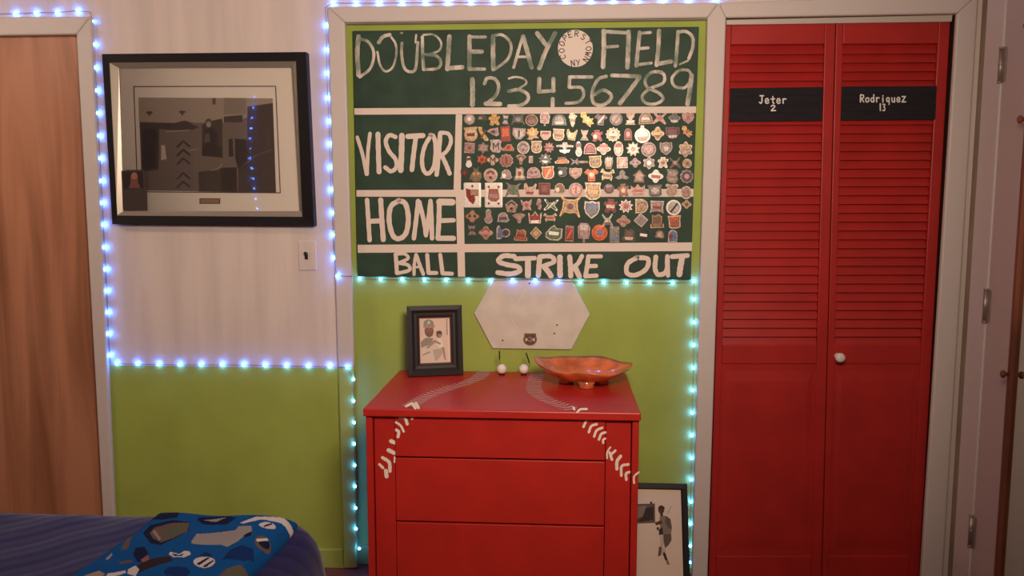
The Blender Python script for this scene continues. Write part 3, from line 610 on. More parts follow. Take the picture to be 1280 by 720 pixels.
# rows of (x, y, half width, half height in the photo, shape, rim colour, face colour, mark colour, mark)
PINS = [
    [(587, 149, 7, 7, 'round', 'mauve', 'silver', 'white', 'dot'), (603, 147.5, 6.5, 4.5, 'cap', 'dark grey', 'purple', 'tan', 'spot'), (618, 150, 7.5, 7, 'figure', 'yellow', 'yellow', 'tan', 'dot'),
     (632, 149, 5.5, 6.5, 'trophy', 'grey', 'silver', 'dark grey', 'bar'), (647.5, 149.5, 8.5, 7, 'xbats', 'dark grey', 'dark grey', 'grey', 'dot'), (664.5, 150.5, 8, 7.5, 'round', 'bronze', 'maroon', 'brown', 'half'),
     (681, 149, 7, 8.5, 'sign', 'silver', 'mauve', 'rust', 'ring'), (699, 150, 8.5, 7.5, 'dome', 'dark grey', 'grey', 'silver', 'base'), (715.5, 150, 6, 9, 'bird', 'cream', 'cream', 'bronze', 'bar'),
     (734, 149.5, 8.5, 9.5, 'leaf', 'yellow', 'yellow', 'gold', 'dot'), (751, 149.5, 8, 7.5, 'shirt', 'purple', 'maroon', 'cream', 'slash'), (770, 149, 8, 8, 'round', 'purple', 'bronze', 'purple', 'slash'),
     (788, 148, 8, 8, 'trophy', 'tan', 'mauve', 'silver', 'base'), (807, 148, 8.5, 8, 'dome', 'bronze', 'bronze', 'silver', 'bar'), (824.5, 147.5, 8.5, 8, 'cross', 'pink', 'mauve', 'rust', 'gem'),
     (843, 147.5, 7.5, 7.5, 'lobes', 'grey', 'dark grey', 'silver', 'base'), (860, 147.5, 7.5, 7.5, 'shield', 'pink', 'mauve', 'rust', 'dot')],
    [(588.7, 168, 8.5, 9, 'badge', 'gold', 'cream', 'red', 'bar'), (604, 167.5, 6.8, 8.8, 'boot', 'cream', 'yellow', 'brown', 'slash'), (616.7, 165, 8, 6, 'wedge', 'silver', 'mauve', 'maroon', 'dot'),
     (632, 167.5, 8, 9.5, 'rect', 'red', 'orange', 'red', 'base'), (648.7, 167.5, 8.5, 8, 'plate', 'mauve', 'silver', 'black', '1'), (665.7, 167, 8, 8, 'sun', 'yellow', 'gold', 'mauve', 'base'),
     (682, 169.5, 6.8, 6.3, 'plate', 'cream', 'pink', 'red', 'topbar'), (698.2, 168.8, 7.3, 7.6, 'badge', 'cream', 'tan', 'brown', 'bar'), (714.8, 169, 7, 7.5, 'mitten', 'tan', 'gold', 'silver', 'spot'),
     (730.6, 168.5, 6.5, 7, 'trophy', 'mauve', 'mauve', 'tan', 'dot'), (746.3, 170, 7.5, 7.2, 'figure', 'red', 'red', 'cream', 'spot'), (766.3, 168.3, 9.5, 9.2, 'gear', 'cream', 'cream', 'brown', 'tri'),
     (785, 168, 6, 7.5, 'tomb', 'brown', 'red', 'pink', 'dot'), (803, 167.5, 9.8, 10.6, 'ornament', 'white', 'white', 'pink', 'base'), (822, 167, 8.2, 9.7, 'lobes', 'cream', 'gold', 'brown', 'tri'),
     (840.5, 166.5, 9, 8, 'shield', 'maroon', 'maroon', 'silver', 'base'), (858.8, 164.8, 7, 7, 'leaf', 'gold', 'yellow', 'rust', 'dot')],
    [(587, 185, 7, 7.2, 'square', 'pink', 'mauve', 'rust', 'dot'), (604, 184.8, 7.5, 6.8, 'flower', 'grey', 'mauve', 'tan', 'dot'), (620, 182.7, 8, 8.5, 'state', 'silver', 'silver', 'maroon', 'M'),
     (635.5, 184.6, 7.3, 7, 'car', 'tan', 'orange', 'red', 'dot'), (654.3, 184.6, 7.8, 8, 'round', 'silver', 'mauve', 'dark grey', 'ring'), (670.6, 184, 6.8, 7.8, 'badge', 'cream', 'tan', 'brown', 'eyes'),
     (686.3, 184.5, 7, 7.3, 'burst', 'rust', 'mauve', 'red', 'bar'), (706, 184.5, 10.8, 8, 'wings', 'silver', 'silver', 'white', 'base'), (723.3, 186, 6, 9.7, 'snowman', 'white', 'silver', 'maroon', 'topbar'),
     (737.5, 185.6, 7.5, 7.8, 'dome', 'mauve', 'red', 'maroon', 'bar'), (754.5, 186.3, 9, 8.2, 'lobes', 'cream', 'pink', 'rust', 'topbar'), (773.2, 186.2, 7.3, 9.5, 'oval', 'cream', 'silver', 'red', 'topbar'),
     (791.3, 186.5, 9, 9.5, 'burst', 'cream', 'white', 'tan', 'dot'), (810.7, 187, 9.4, 9.3, 'round', 'mauve', 'mauve', 'pink', 'dot'), (832.5, 185.8, 8, 8.3, 'shield', 'mauve', 'grey', 'silver', 'dot'),
     (856.8, 186.8, 9.3, 10, 'flower', 'cream', 'mauve', 'gold', 'ring')],
    [(586, 202.3, 6, 7.3, 'snowman', 'white', 'white', 'brown', 'topbar'), (602.5, 199.3, 7, 6.8, 'flower', 'brown', 'orange', 'red', 'dot'), (616, 200, 7.2, 7.7, 'lobes', 'gold', 'silver', 'maroon', 'M'),
     (633, 200.8, 9, 8.8, 'scallop', 'mauve', 'rust', 'maroon', '1'), (651.3, 199.3, 6.6, 7, 'fan', 'tan', 'brown', 'mauve', 'dot'), (663.6, 199.4, 3.4, 4.4, 'rect', 'silver', 'mauve', 'tan', 'dot'),
     (681.7, 199.3, 8.7, 7.8, 'burst', 'grey', 'dark grey', 'white', 'tri'), (702.4, 200.7, 9, 6, 'car', 'cream', 'orange', 'maroon', 'topbar'), (718.2, 202, 5, 4.5, 'cross', 'purple', 'grey', 'purple', 'dot'),
     (727.8, 202.5, 6.8, 4, 'bar', 'bronze', 'brown', 'bronze', 'dot'), (744.2, 202.5, 8, 7.6, 'badge', 'gold', 'bronze', 'maroon', 'eyes'), (761, 203.2, 6.8, 8.4, 'fist', 'grey', 'tan', 'silver', 'topbar'),
     (777.7, 203.3, 7.5, 7.7, 'square', 'silver', 'pink', 'cream', 'slash'), (794, 203.5, 7.2, 6.8, 'lobes', 'mauve', 'mauve', 'dark grey', 'eyes'), (811.2, 203.7, 8, 7.8, 'flower', 'silver', 'mauve', 'white', 'dot'),
     (828.7, 203.4, 7, 6.8, 'figure', 'white', 'cream', 'rust', 'dot'), (843.8, 203.4, 7, 7, 'cross', 'brown', 'brown', 'mauve', 'dot'), (858.8, 204.4, 5.8, 5.8, 'round', 'cream', 'tan', 'brown', 'dot')],
    [(580.8, 216.3, 4.8, 5, 'shield', 'maroon', 'maroon', 'brown', 'dot'), (595.2, 217.6, 8, 9.5, 'pineapple', 'bronze', 'bronze', 'gold', 'eyes'), (613.4, 219, 8.7, 8.7, 'round', 'cream', 'pink', 'maroon', 'ring'),
     (632.8, 218.8, 7.7, 7.6, 'cap', 'silver', 'mauve', 'white', 'spot'), (649.6, 217, 7, 8.7, 'stand', 'grey', 'cream', 'red', 'dot'), (667, 215.8, 8.2, 7.6, 'dome', 'pink', 'mauve', 'maroon', 'eyes'),
     (685, 216.2, 8, 8.2, 'badge', 'cream', 'orange', 'cream', 'slash'), (703, 215.3, 6.6, 6.3, 'bear', 'dark grey', 'black', 'white', 'spot'), (719.4, 216.7, 8, 7.2, 'shield', 'tan', 'mauve', 'rust', 'dot'),
     (739.3, 218.6, 9, 8.4, 'shirt', 'orange', 'orange', 'cream', 'dot'), (759, 219, 9, 7.8, 'crab', 'cream', 'gold', 'brown', 'bar'), (777.7, 219.2, 9, 7, 'trillium', 'grey', 'grey', 'brown', '1'),
     (799, 220.3, 8.3, 8.6, 'house', 'brown', 'mauve', 'tan', 'dot'), (819.6, 220.3, 9.5, 9.2, 'lobes', 'white', 'white', 'rust', 'bar'), (840.2, 220.4, 8, 9, 'state', 'grey', 'mauve', 'bronze', 'bar'),
     (858.2, 220.6, 8.6, 8.8, 'scallop', 'mauve', 'purple', 'pink', 'dot')],
    [(590.6, 243.8, 10.8, 15.5, 'card', 'white', 'white', 'red', 'plate'), (617.2, 243.8, 11, 15.5, 'card', 'white', 'white', 'rust', 'cap'), (641.3, 238, 9.5, 9.5, 'xbats', 'grey', 'grey', 'green', 'gem'),
     (662.5, 237, 8.3, 8, 'mitten', 'cream', 'pink', 'red', 'base'), (680.6, 236.2, 8, 8.4, 'square', 'red', 'maroon', 'red', 'dot'), (699.6, 236.2, 8, 8, 'cap', 'tan', 'brown', 'cream', 'spot'),
     (719.8, 237.4, 8.8, 9, 'round', 'mauve', 'pink', 'rust', '1'), (741.2, 239.3, 10.4, 11, 'badge', 'cream', 'tan', 'gold', 'bar'), (761.2, 235.9, 6.5, 6.3, 'round', 'maroon', 'maroon', 'grey', 'topbar'),
     (779, 238, 7.5, 8.3, 'figure', 'brown', 'rust', 'cream', 'dot'), (797.5, 237.8, 9, 8, 'crown', 'pink', 'pink', 'rust', 'bar'), (818.8, 238.2, 9.3, 8, 'tv', 'dark grey', 'grey', 'silver', 'gem'),
     (839.5, 238.2, 8.8, 8.4, 'bear', 'silver', 'tan', 'mauve', 'dot'), (857.6, 240.8, 7, 8.2, 'round', 'cream', 'mauve', 'rust', 'eyes')],
    [(639.4, 257.8, 8.3, 8.5, 'pentagon', 'tan', 'mauve', 'black', 'ring'), (658.2, 256.3, 7.8, 7.7, 'butterfly', 'pink', 'pink', 'rust', 'dot'), (673.6, 255.3, 4.8, 7.3, 'seahorse', 'pink', 'mauve', 'rust', 'dot'),
     (688.8, 256.2, 9, 7.4, 'cross', 'white', 'green', 'cream', 'slash'), (712.7, 258.8, 13, 13.5, 'xbats', 'gold', 'tan', 'maroon', 'ball'), (739.8, 262.3, 9.8, 11.4, 'shield', 'cream', 'blue', 'bronze', 'dot'),
     (763.2, 257.5, 9, 8.8, 'figure', 'maroon', 'red', 'cream', 'bar'), (782.3, 257.7, 9.3, 9, 'burst', 'white', 'pink', 'rust', 'dot'), (801.9, 257.6, 8.6, 9, 'dee', 'cream', 'tan', 'bronze', 'ring'),
     (821.2, 258.7, 8.7, 8.5, 'banner', 'silver', 'mauve', 'red', 'bar'), (842, 259.4, 9.4, 9.6, 'round', 'white', 'silver', 'black', 'slash'), (858.2, 255.4, 6.2, 6, 'lobes', 'cream', 'tan', 'brown', 'dot')],
    [(590.5, 270.6, 9.6, 10, 'lobes', 'brown', 'tan', 'maroon', 'eyes'), (610.7, 270.3, 7.8, 9.4, 'snowman', 'silver', 'mauve', 'pink', 'dot'), (628.8, 272.5, 8.2, 7.8, 'cap', 'silver', 'mauve', 'purple', 'bar'),
     (649, 272.7, 8.6, 7, 'fan', 'mauve', 'mauve', 'tan', 'dot'), (668.8, 272.5, 8.5, 8.6, 'crown', 'cream', 'red', 'white', 'base'), (687.8, 272.2, 8.8, 5.6, 'crab', 'cream', 'tan', 'rust', 'bar'),
     (759.3, 275.2, 6.8, 8.2, 'cross', 'silver', 'silver', 'brown', 'base'), (779.3, 276.4, 8.8, 8.4, 'lobes', 'tan', 'mauve', 'rust', 'bar'), (801, 275.3, 9.2, 9, 'diamond', 'silver', 'mauve', 'grey', 'gem'),
     (821, 276.5, 8.5, 9, 'stand', 'tan', 'brown', 'bronze', 'base'), (843, 277.5, 8.5, 9, 'tv', 'cream', 'rust', 'orange', 'topbar')],
    [(590, 287.2, 7, 6.7, 'trophy', 'grey', 'mauve', 'dark grey', 'dot'), (607.4, 291, 9, 9.6, 'lobes', 'tan', 'pink', 'rust', 'ring'), (629.3, 290.6, 8.6, 8.4, 'bottle', 'silver', 'blue', 'maroon', 'spotr'),
     (651.2, 293.8, 8.4, 7.6, 'stand', 'tan', 'rust', 'red', 'bar'), (670, 291.3, 7.5, 8, 'diamond', 'cream', 'bronze', 'gold', 'gem'), (692.3, 291, 10.6, 10, 'building', 'silver', 'green', 'white', 'bar'),
     (711.8, 292, 7.2, 10, 'rect', 'grey', 'red', 'orange', 'slash'), (729.8, 290.6, 9, 12.5, 'sign', 'mauve', 'mauve', 'silver', 'topbar'), (749.4, 290.8, 10, 10, 'round', 'orange', 'orange', 'blue', 'dot'),
     (768, 293, 8, 10, 'rect', 'grey', 'grey', 'blue', 'base'), (786.3, 293.8, 8.5, 8, 'stand', 'dark grey', 'brown', 'cream', 'base'), (804.3, 293.3, 7.8, 8, 'shirt', 'black', 'black', 'white', 'bar'),
     (824.5, 293.5, 7.3, 7, 'cap', 'purple', 'tan', 'silver', 'dot'), (840.8, 295, 7.2, 7.8, 'tomb', 'silver', 'blue', 'red', 'spot')]]
SHAPE_WORD = {'round': 'round', 'oval': 'oval', 'dome': 'dome shaped', 'shield': 'shield shaped', 'badge': 'crest shaped', 'plate': 'home plate shaped', 'pentagon': 'five sided', 'diamond': 'diamond shaped', 'square': 'square',
              'rect': 'upright rectangular', 'bar': 'bar shaped', 'gear': 'toothed round', 'scallop': 'scalloped round', 'flower': 'lobed', 'burst': 'spiky', 'star': 'star shaped', 'lobes': 'four lobed', 'cross': 'crossed',
              'xbats': 'crossed bats', 'leaf': 'jagged leaf', 'boot': 'bent boot outline', 'wedge': 'wedge shaped', 'wings': 'winged', 'trophy': 'trophy shaped', 'figure': 'little figure', 'ornament': 'round topped ornament',
              'bird': 'pear shaped', 'sun': 'sun topped', 'cap': 'cap shaped', 'snowman': 'ball with cap', 'shirt': 'shirt shaped', 'crown': 'crown shaped', 'house': 'house shaped', 'fan': 'fan shaped', 'car': 'low humped',
              'fist': 'fist shaped', 'crab': 'clawed', 'trillium': 'three petalled', 'butterfly': 'butterfly shaped', 'state': 'map outline', 'dee': 'half round', 'pineapple': 'pineapple shaped', 'bear': 'eared',
              'mitten': 'mitten shaped', 'tv': 'framed screen', 'banner': 'banner shaped', 'bottle': 'bottle and ball', 'tomb': 'round topped', 'sign': 'sign on stick', 'stand': 'plinth shaped', 'building': 'gabled building',
              'seahorse': 'curved', 'card': 'playing card'}
ORD = ['first', 'second', 'third', 'fourth', 'fifth', 'sixth', 'seventh', 'eighth', 'ninth', 'tenth', 'eleventh', 'twelfth', 'thirteenth', 'fourteenth', 'fifteenth', 'sixteenth', 'seventeenth', 'eighteenth']
ROWW = ['top', 'second', 'third', 'fourth', 'fifth', 'sixth', 'seventh', 'eighth', 'bottom']


def mark_polys(k):
    return {'dot': [ell(0, 0, .36, .36, 14)], 'spot': [ell(-.35, -.1, .34, .38, 14)], 'spotr': [ell(.35, -.05, .45, .45, 14)], 'bar': [[(-.6, .18), (.6, .12), (.55, -.3), (-.58, -.25)]],
            'topbar': [[(-.55, .7), (.5, .72), (.6, .25), (-.6, .2)]], 'base': [[(-.65, -.35), (.65, -.3), (.5, -.75), (-.5, -.75)]], 'half': [[(-.7, -.1), (.7, .25), (.5, -.55), (-.4, -.6)]],
            'slash': [[(-.5, -.6), (-.25, -.7), (.55, .5), (.35, .65)]], 'gem': [[(0, .55), (.55, 0), (0, -.55), (-.55, 0)]], 'tri': [[(0, .6), (.22, .2), (-.22, .2)], [(-.5, -.2), (.5, -.2), (.2, -.55), (-.2, -.55)]],
            'eyes': [ell(-.32, .05, .2, .2, 10), ell(.32, .05, .2, .2, 10)], 'ring': [[(.62 * math.cos(t), .62 * math.sin(t)) for t in [math.pi * (.1 + .8 * k / 8) for k in range(9)]] + [(.4 * math.cos(t), .4 * math.sin(t)) for t in [math.pi * (.9 - .8 * k / 8) for k in range(9)]], ell(0, -.35, .25, .2, 10)],
            '1': [[(-.12, .55), (.14, .55), (.14, -.5), (-.12, -.5)]], 'ball': [ell(0, .05, .3, .3, 16)],
            'M': [[(-.5, -.5), (-.5, .5), (-.3, .5), (0, .05), (.3, .5), (.5, .5), (.5, -.5), (.3, -.5), (.3, .15), (0, -.3), (-.3, .15), (-.3, -.5)]],
            'plate': [[(-.75, .55), (-.3, .45), (.7, .45), (.7, -.05), (.25, -.1), (.35, -.4), (.1, -.75), (-.35, -.5), (-.7, -.1)]], 'cap': [[(-.55, .5), (.5, .5), (.6, .05), (.65, -.3), (.3, -.55), (-.3, -.5), (-.65, -.3), (-.6, .1)]]}[k]


NVAR = 0
for ri, row in enumerate(PINS):
    for ci, (px, py, hw, hh, shp, rim, face, mk, mark) in enumerate(row):
        name = 'playing_card_pin' if shp == 'card' else 'enamel_pin'
        if shp == 'card':
            ol = []
            for sx, sy, a0 in ((1, 1, 0), (-1, 1, 90), (-1, -1, 180), (1, -1, 270)):
                ol += [(sx * .88 + .12 * math.cos(math.radians(a0 + t)), sy * .92 + .08 * math.sin(math.radians(a0 + t))) for t in (0, 30, 60, 90)]
        else: ol = SH[shp]
        tilt = random.uniform(-.08, .08) if shp != 'card' else 0
        ct, st = math.cos(tilt), math.sin(tilt)
        base = on_y(px, py, BF)
        def P3(q, yy, k=1.0):
            x, y = q[0] * k * ct - q[1] * k * st, q[0] * k * st + q[1] * k * ct
            p = on_y(px + x * hw, py - y * hh, BF); p.y = yy; return p
        mb = MB(); mi = 0
        th = .0030 + .0006 * ((ri * 5 + ci * 3) % 3)
        mb.prism([P3(q, BF) for q in ol], (0, -th, 0), 0)
        kf = .80 if shp != 'card' else .96                      # domed enamel inside the metal rim
        a = mb.add([P3(q, BF - th - .0002, kf) for q in ol]); b = mb.add([P3(q, BF - th - .0009, kf * .88) for q in ol])
        for i in range(len(ol)): mb.face((a[i], a[(i + 1) % len(ol)], b[(i + 1) % len(ol)], b[i]), 1)
        mb.face(b, 1)
        o = mb.build(name, [PIN_M[rim], PIN_M[face]])
        em = MB()
        for poly in mark_polys(mark): em.prism([P3(q, BF - th - .0008) for q in poly], (0, -.0008, 0), 0)
        if shp == 'card':
            sym = ([(0, .72)] if ci == 0 else [(-.55, .65), (.55, .65), (-.55, -.68), (.55, -.68)])
            for cx, cy in sym: em.prism([P3((cx + a_ * .16, cy + b_ * .13), BF - th - .0008) for a_, b_ in ((0, 1), (1, 0), (0, -1), (-1, 0))], (0, -.0006, 0), 1)
            if ci == 0: em.prism([P3(q, BF - th - .0010) for q in [(-.2, .42), (.65, .42), (.65, -.02), (-.2, -.02)]], (0, -.0008, 0), 2)
            else: em.prism([P3(q, BF - th - .0010) for q in [(-.5, .1), (.5, .12), (.5, -.25), (-.5, -.25)]], (0, -.0008, 0), 2)
        e = em.build('emblem', [PIN_M[mk], PIN_M['red'], PIN_M['tan'] if ci == 0 else PIN_M['mauve']], o)
        if shp == 'card':
            lab = 'white playing card pin with one red diamond and tan picture, left of the two cards' if ci == 0 else 'white playing card pin with four red diamonds, right of the two cards'
        else:
            colw = rim if rim == face else f'{rim} and {face}'
            n = len(row)
            pos = f'{ORD[ci]} from left' if ci < (n + 1) // 2 else (f'{ORD[n - 1 - ci]} from right' if ci < n - 1 else 'rightmost')
            if ci == 0: pos = 'leftmost'
            lab = f'{colw} {SHAPE_WORD[shp]} pin, {pos} in {ROWW[ri]} row on the scoreboard'
        tag(o, lab, 'pin', 'collectors pins on the scoreboard')

# ------------------------------------------------------------------ big framed photograph on the cream wall
def ring(mb, O, I, yo, yi, yb, mi=0):
    """picture-frame moulding between outline O and opening I (photo points); front slopes from yo to yi"""
    o1 = [on_y(a, b, yo) for a, b in O]; i1 = [on_y(a, b, yo) for a, b in I]
    for p in i1: p.y = yi
    o2 = [Vector((p.x, yb, p.z)) for p in o1]; i2 = [Vector((p.x, yb, p.z)) for p in i1]
    A, B, C_, E = mb.add(o1), mb.add(i1), mb.add(o2), mb.add(i2)
    for k in range(4):
        j = (k + 1) % 4
        for q in ((A[k], A[j], B[j], B[k]), (C_[k], C_[j], A[j], A[k]), (B[k], B[j], E[j], E[k]), (E[k], E[j], C_[j], C_[k])): mb.face(q, mi)


fo = [(127.2, 67.4), (382.7, 64.8), (392.8, 282.5), (140.2, 280.2)]; fi = [(135.7, 77.8), (369.7, 76.2), (377.8, 271), (145.5, 269.4)]; fs = [(146, 84.4), (364, 83.7), (374, 264), (151.7, 264)]
bf = thing('picture_frame', on_y(260, 280, 0), 'large black framed black-and-white photograph with wide white mat on cream wall', 'picture frame')
mb = MB(); ring(mb, fo, fi, -.036, -.032, -.001); mb.build('frame', BLACKP, bf, bevel=.0015)
mb = MB(); ring(mb, fi, fs, -.031, -.016, -.001); mb.build('silver_liner', SILVER, bf)
MY = -.008
Q = lambda x, y: on_y(120 + x / 3.064, 55 + y / 3.064, MY)
mb = MB(); mb.prism([on_y(a, b, MY) for a, b in fs], (0, .006, 0)); mb.build('mat_board', MATW, bf)
tone = lambda n, c: mat('print_' + n, c, .6, .2)
G1, G2, G3, G4, G5, G6 = tone('pale', (164, 146, 128)), tone('mid', (122, 106, 93)), tone('dark', (82, 69, 61)), tone('darker', (66, 55, 49)), tone('grey', (102, 88, 78)), tone('light', (196, 178, 160))  # tones lightened to include the milky reflection in the glass
mb = MB()
mats = [G1, G2, G3, G4, G5, G6, mat('thin_mat_line', (84, 66, 60), .7, .1), tone('glass_reflection', (146, 128, 112))]
for a, b in (((145, 163), (688, 162)), ((688, 162), (706, 570)), ((706, 570), (160, 566)), ((160, 566), (145, 163))): stroke(mb, [a, b], 3.6, Q, NY, .0003, 6, False, 0)
pr = [(163, 205), (677, 208), (690, 569), (176, 561)]
def art(pts, mi, lift): flat(mb, pts, Q, NY, lift, mi)  # shapes mix the printed picture with room reflections painted in
art(pr, 1, .0006)
art([(163, 205), (677, 208), (679, 262), (600, 275), (520, 300), (380, 302), (340, 292), (300, 302), (165, 298)], 0, .0008)
art([(490, 206), (575, 207), (577, 268), (490, 270)], 7, .0010); art([(446, 207), (460, 207), (458, 232), (446, 232)], 4, .0010)  # the pale patch paints a reflection in the glass
for x, y in ((205, 262), (331, 260)): art(ell(x, y, 14, 5, 12), 4, .0010); art([(x - 8, y), (x + 8, y), (x + 3, y + 14), (x - 3, y + 14)], 4, .0010)
art([(167, 300), (300, 304), (340, 294), (395, 318), (355, 335), (168, 318)], 2, .0010)
art([(170, 312), (243, 322), (240, 480), (186, 490), (176, 480)], 2, .0012); art([(178, 322), (232, 330), (230, 472), (182, 478)], 3, .0014)
art([(250, 388), (264, 388), (271, 440), (250, 446)], 5, .0012)  # lamp reflected in the glass, painted as a pale shape
art([(407, 312), (420, 300), (484, 285), (486, 436), (406, 428)], 2, .0012); art(ell(432, 303, 14, 18, 14), 4, .0014); art(ell(432, 308, 9, 11, 12), 0, .0016)
art([(416, 330), (448, 322), (470, 350), (462, 400), (416, 402)], 3, .0014); art([(418, 345), (434, 340), (438, 375), (416, 380)], 4, .0016); art([(408, 398), (480, 392), (484, 434), (408, 428)], 3, .0015)
art([(580, 240), (678, 226), (690, 568), (545, 566), (545, 470), (580, 400)], 2, .0011); art([(532, 362), (578, 366), (580, 470), (545, 480), (534, 440)], 3, .0013)
art([(508, 364), (524, 362), (527, 430), (510, 432)], 3, .0013); art([(393, 490), (474, 478), (540, 472), (542, 567), (395, 565)], 2, .0012); art([(478, 474), (538, 472), (540, 560), (480, 562)], 3, .0014)
art([(490, 278), (562, 272), (562, 300), (490, 300)], 2, .0013)
for y in (372, 405, 438, 494, 527): stroke(mb, [(312, y + 22), (335, y)], 8, Q, NY, .0012, 2, False, .1); stroke(mb, [(335, y), (359, y + 20)], 8, Q, NY, .0012, 2, False, .1)
stroke(mb, [(440, 484), (468, 478), (484, 460)], 3, Q, NY, .0016, 0); stroke(mb, [(270, 336), (360, 330)], 4, Q, NY, .0012, 0); stroke(mb, [(357, 408), (388, 403)], 3, Q, NY, .0012, 0)
stroke(mb, [(560, 470), (610, 430), (675, 405)], 2.4, Q, NY, .0014, 1); stroke(mb, [(655, 320), (668, 420)], 3, Q, NY, .0014, 4)
mb.build('print_with_reflections', mats, bf)
mb = MB(); mb.prism([Q(x, y) for x, y in ((397, 591), (476, 591), (476, 612), (397, 612))], (0, -.0015, 0)); mb.prism([Q(x, y) + NY * .0015 for x, y in ((401, 594), (472, 594), (472, 609), (401, 609))], (0, -.0006, 0), 1)
mb.build('plaque', [mat('plaque_edge', (110, 76, 54), .4, .5), mat('brass_plaque', (190, 150, 110), .3, .5, .4)], bf)
mb = MB(); mb.prism([on_y(a, b, -.013) for a, b in fs], (0, .0015, 0)); mb.build('glass', GLASS, bf)
# dark snapshot tucked into the corner, in front of the glass
cy = -.0185
QC = lambda x, y: on_y(120 + x / 3.064, 55 + y / 3.064, cy)
mb = MB(); mb.prism([QC(x, y) for x, y in ((97, 486), (120, 482), (180, 482), (193, 492), (197, 637), (103, 637))], (0, .0012, 0))
flat(mb, [(105, 490), (178, 488), (182, 553), (107, 555)], QC, NY, .0003, 1); flat(mb, ell(147, 520, 15, 30, 14), QC, NY, .0006, 2); flat(mb, ell(147, 505, 12, 14, 14), QC, NY, .0008, 3)
flat(mb, [(125, 552), (132, 535), (163, 533), (172, 552)], QC, NY, .0007, 2)
tag(mb.build('snapshot_card', [tone('card', (66, 54, 52)), tone('card_dark', (44, 35, 34)), tone('card_brown', (112, 70, 58)), tone('card_face', (150, 96, 80))]),
    'small dark portrait card tucked in the lower left corner of the big frame', 'photo card')

# light switch
ls = thing('light_switch', on_y(384, 320, 0), 'pale wall switch plate with small dark toggle below the large frame', 'light switch')
mb = MB(); panel(mb, [(372.2, 301), (394.6, 301), (396, 338), (373.2, 338)], -.006, 0); mb.build('plate', CREAM, ls, bevel=.003)
mb = MB(); a = on_y(383, 320, -.006); mb.prism([(a.x - .006, -.006, a.z - .013), (a.x + .006, -.006, a.z - .013), (a.x + .006, -.006, a.z + .013), (a.x - .006, -.006, a.z + .013)], (0, -.003, 0))
mb.prism([(a.x - .004, -.009, a.z + .001), (a.x + .004, -.009, a.z + .001), (a.x + .004, -.009, a.z + .011), (a.x - .004, -.009, a.z + .011)], (0, -.012, .006)); mb.build('toggle', mat('dark_toggle', (42, 34, 34), .4, .4), ls)

# ------------------------------------------------------------------ six sided plate on the lime wall
HF = ALC - .012
hp = thing('wall_plaque', on_y(665, 437, HF), 'white six sided base plate hung on lime wall under the scoreboard', 'wall plaque')
mb = MB(); panel(mb, [(616.5, 349.5), (713.5, 349.5), (737.3, 393), (714, 437), (615.7, 435.6), (592.7, 392)], HF, ALC)
mb.build('plate', mat('worn_white_rubber', (218, 208, 193), .55, .3, var=.06, scale=14, bump=.1), hp, bevel=.002)
TH = lambda x, y: on_y(580 + x / 4.5, 340 + y / 4.5, HF)
mb = MB(); stroke(mb, [(366, 66), (255, 245)], 4, TH, NY, .0004, 0, False, 0); stroke(mb, [(255, 245), (318, 345)], 3, TH, NY, .0004, 0, False, 0); mb.build('crease', mat('pale_crease', (222, 210, 196), .6, .2), hp)
mb = MB()
for x, y in ((368, 64), (523, 298), (508, 345), (218, 385)):
    c = TH(x, y); mb.lathe([(.0032, 0), (.0032, -.001), (.002, -.002)], 10, 0, c, 'y')
mb.build('screw', mat('dark_screw', (60, 44, 38), .5, .4), hp)
mb = MB(); c = TH(372, 380)
pts = [TH(340, 345), TH(405, 345)] + [TH(372 + 38 * math.cos(t), 378 + 33 * math.sin(t)) for t in [-.5 + (math.pi + 1.0) * k / 16 for k in range(17)]]
mb.prism(pts, (0, -.004, 0)); k2 = [c + (p - c) * .72 + NY * .004 for p in pts]; mb.prism(k2, (0, -.001, 0), 1)
flat(mb, [(346, 368), (358, 374), (358, 384), (346, 390)], TH, NY, .0055, 2); flat(mb, [(398, 368), (386, 374), (386, 384), (398, 390)], TH, NY, .0055, 2); flat(mb, ell(372, 378, 14, 17, 12), TH, NY, .0056, 3)
flat(mb, ell(368, 376, 5, 6, 10), TH, NY, .0059, 4)
mb.build('badge', [mat('badge_bronze', (122, 90, 66), .4, .5, .3), mat('badge_dark', (92, 70, 54), .5, .4), mat('badge_white', (214, 196, 180), .5, .3), mat('badge_steel', (136, 118, 106), .4, .4), mat('badge_black', (58, 44, 40), .5, .3)], hp)['label'] = 'round bronze badge with flat top'

# ------------------------------------------------------------------ red dresser with baseball stitching
YBK = on_y(0, 0, 0).y - .004
ZT = on_y(645, 464.5, YBK).z
fl, fr_ = on_z(453.5, 510.5, ZT), on_z(801.5, 516.5, ZT)
bl, br = on_z(499, 461.5, ZT), on_z(787, 467, ZT)
YF = (fl.y + fr_.y) / 2
ROT = 0.0
X0, X1 = fl.x, fr_.x
TT = .026
dr = thing('dresser', ((X0 + X1) / 2, (YF + YBK) / 2, 0), 'red painted chest of drawers with white baseball stitching under the scoreboard', 'dresser')
mb = MB(); mb.box(X0, X1, YF, YBK, ZT - TT, ZT); mb.build('top', DRED, dr, bevel=.004)
xs0, xs1 = X0 + .006, X1 - .004
yf = YF + .012                               # front edge of the side panels
fx = lambda px: on_y(px, 560, yf).x
pw = fx(466) - xs0
for p_, q_ in ((xs0, xs0 + pw), (xs1 - pw, xs1)):
    mb = MB(); mb.box(p_, q_, yf, YBK, .02, ZT - TT); mb.build('side_panel', DRED, dr, bevel=.002)
xd0, xd1 = fx(493.5), fx(756.5)
yi = yf + .010
for p_, q_ in ((xs0 + pw + .003, xd0 - .002), (xd1 + .002, xs1 - pw - .003)):
    mb = MB(); mb.box(p_, q_, yi, yi + .03, .02, ZT - TT - .004); mb.build('stile', DRED, dr, bevel=.002)
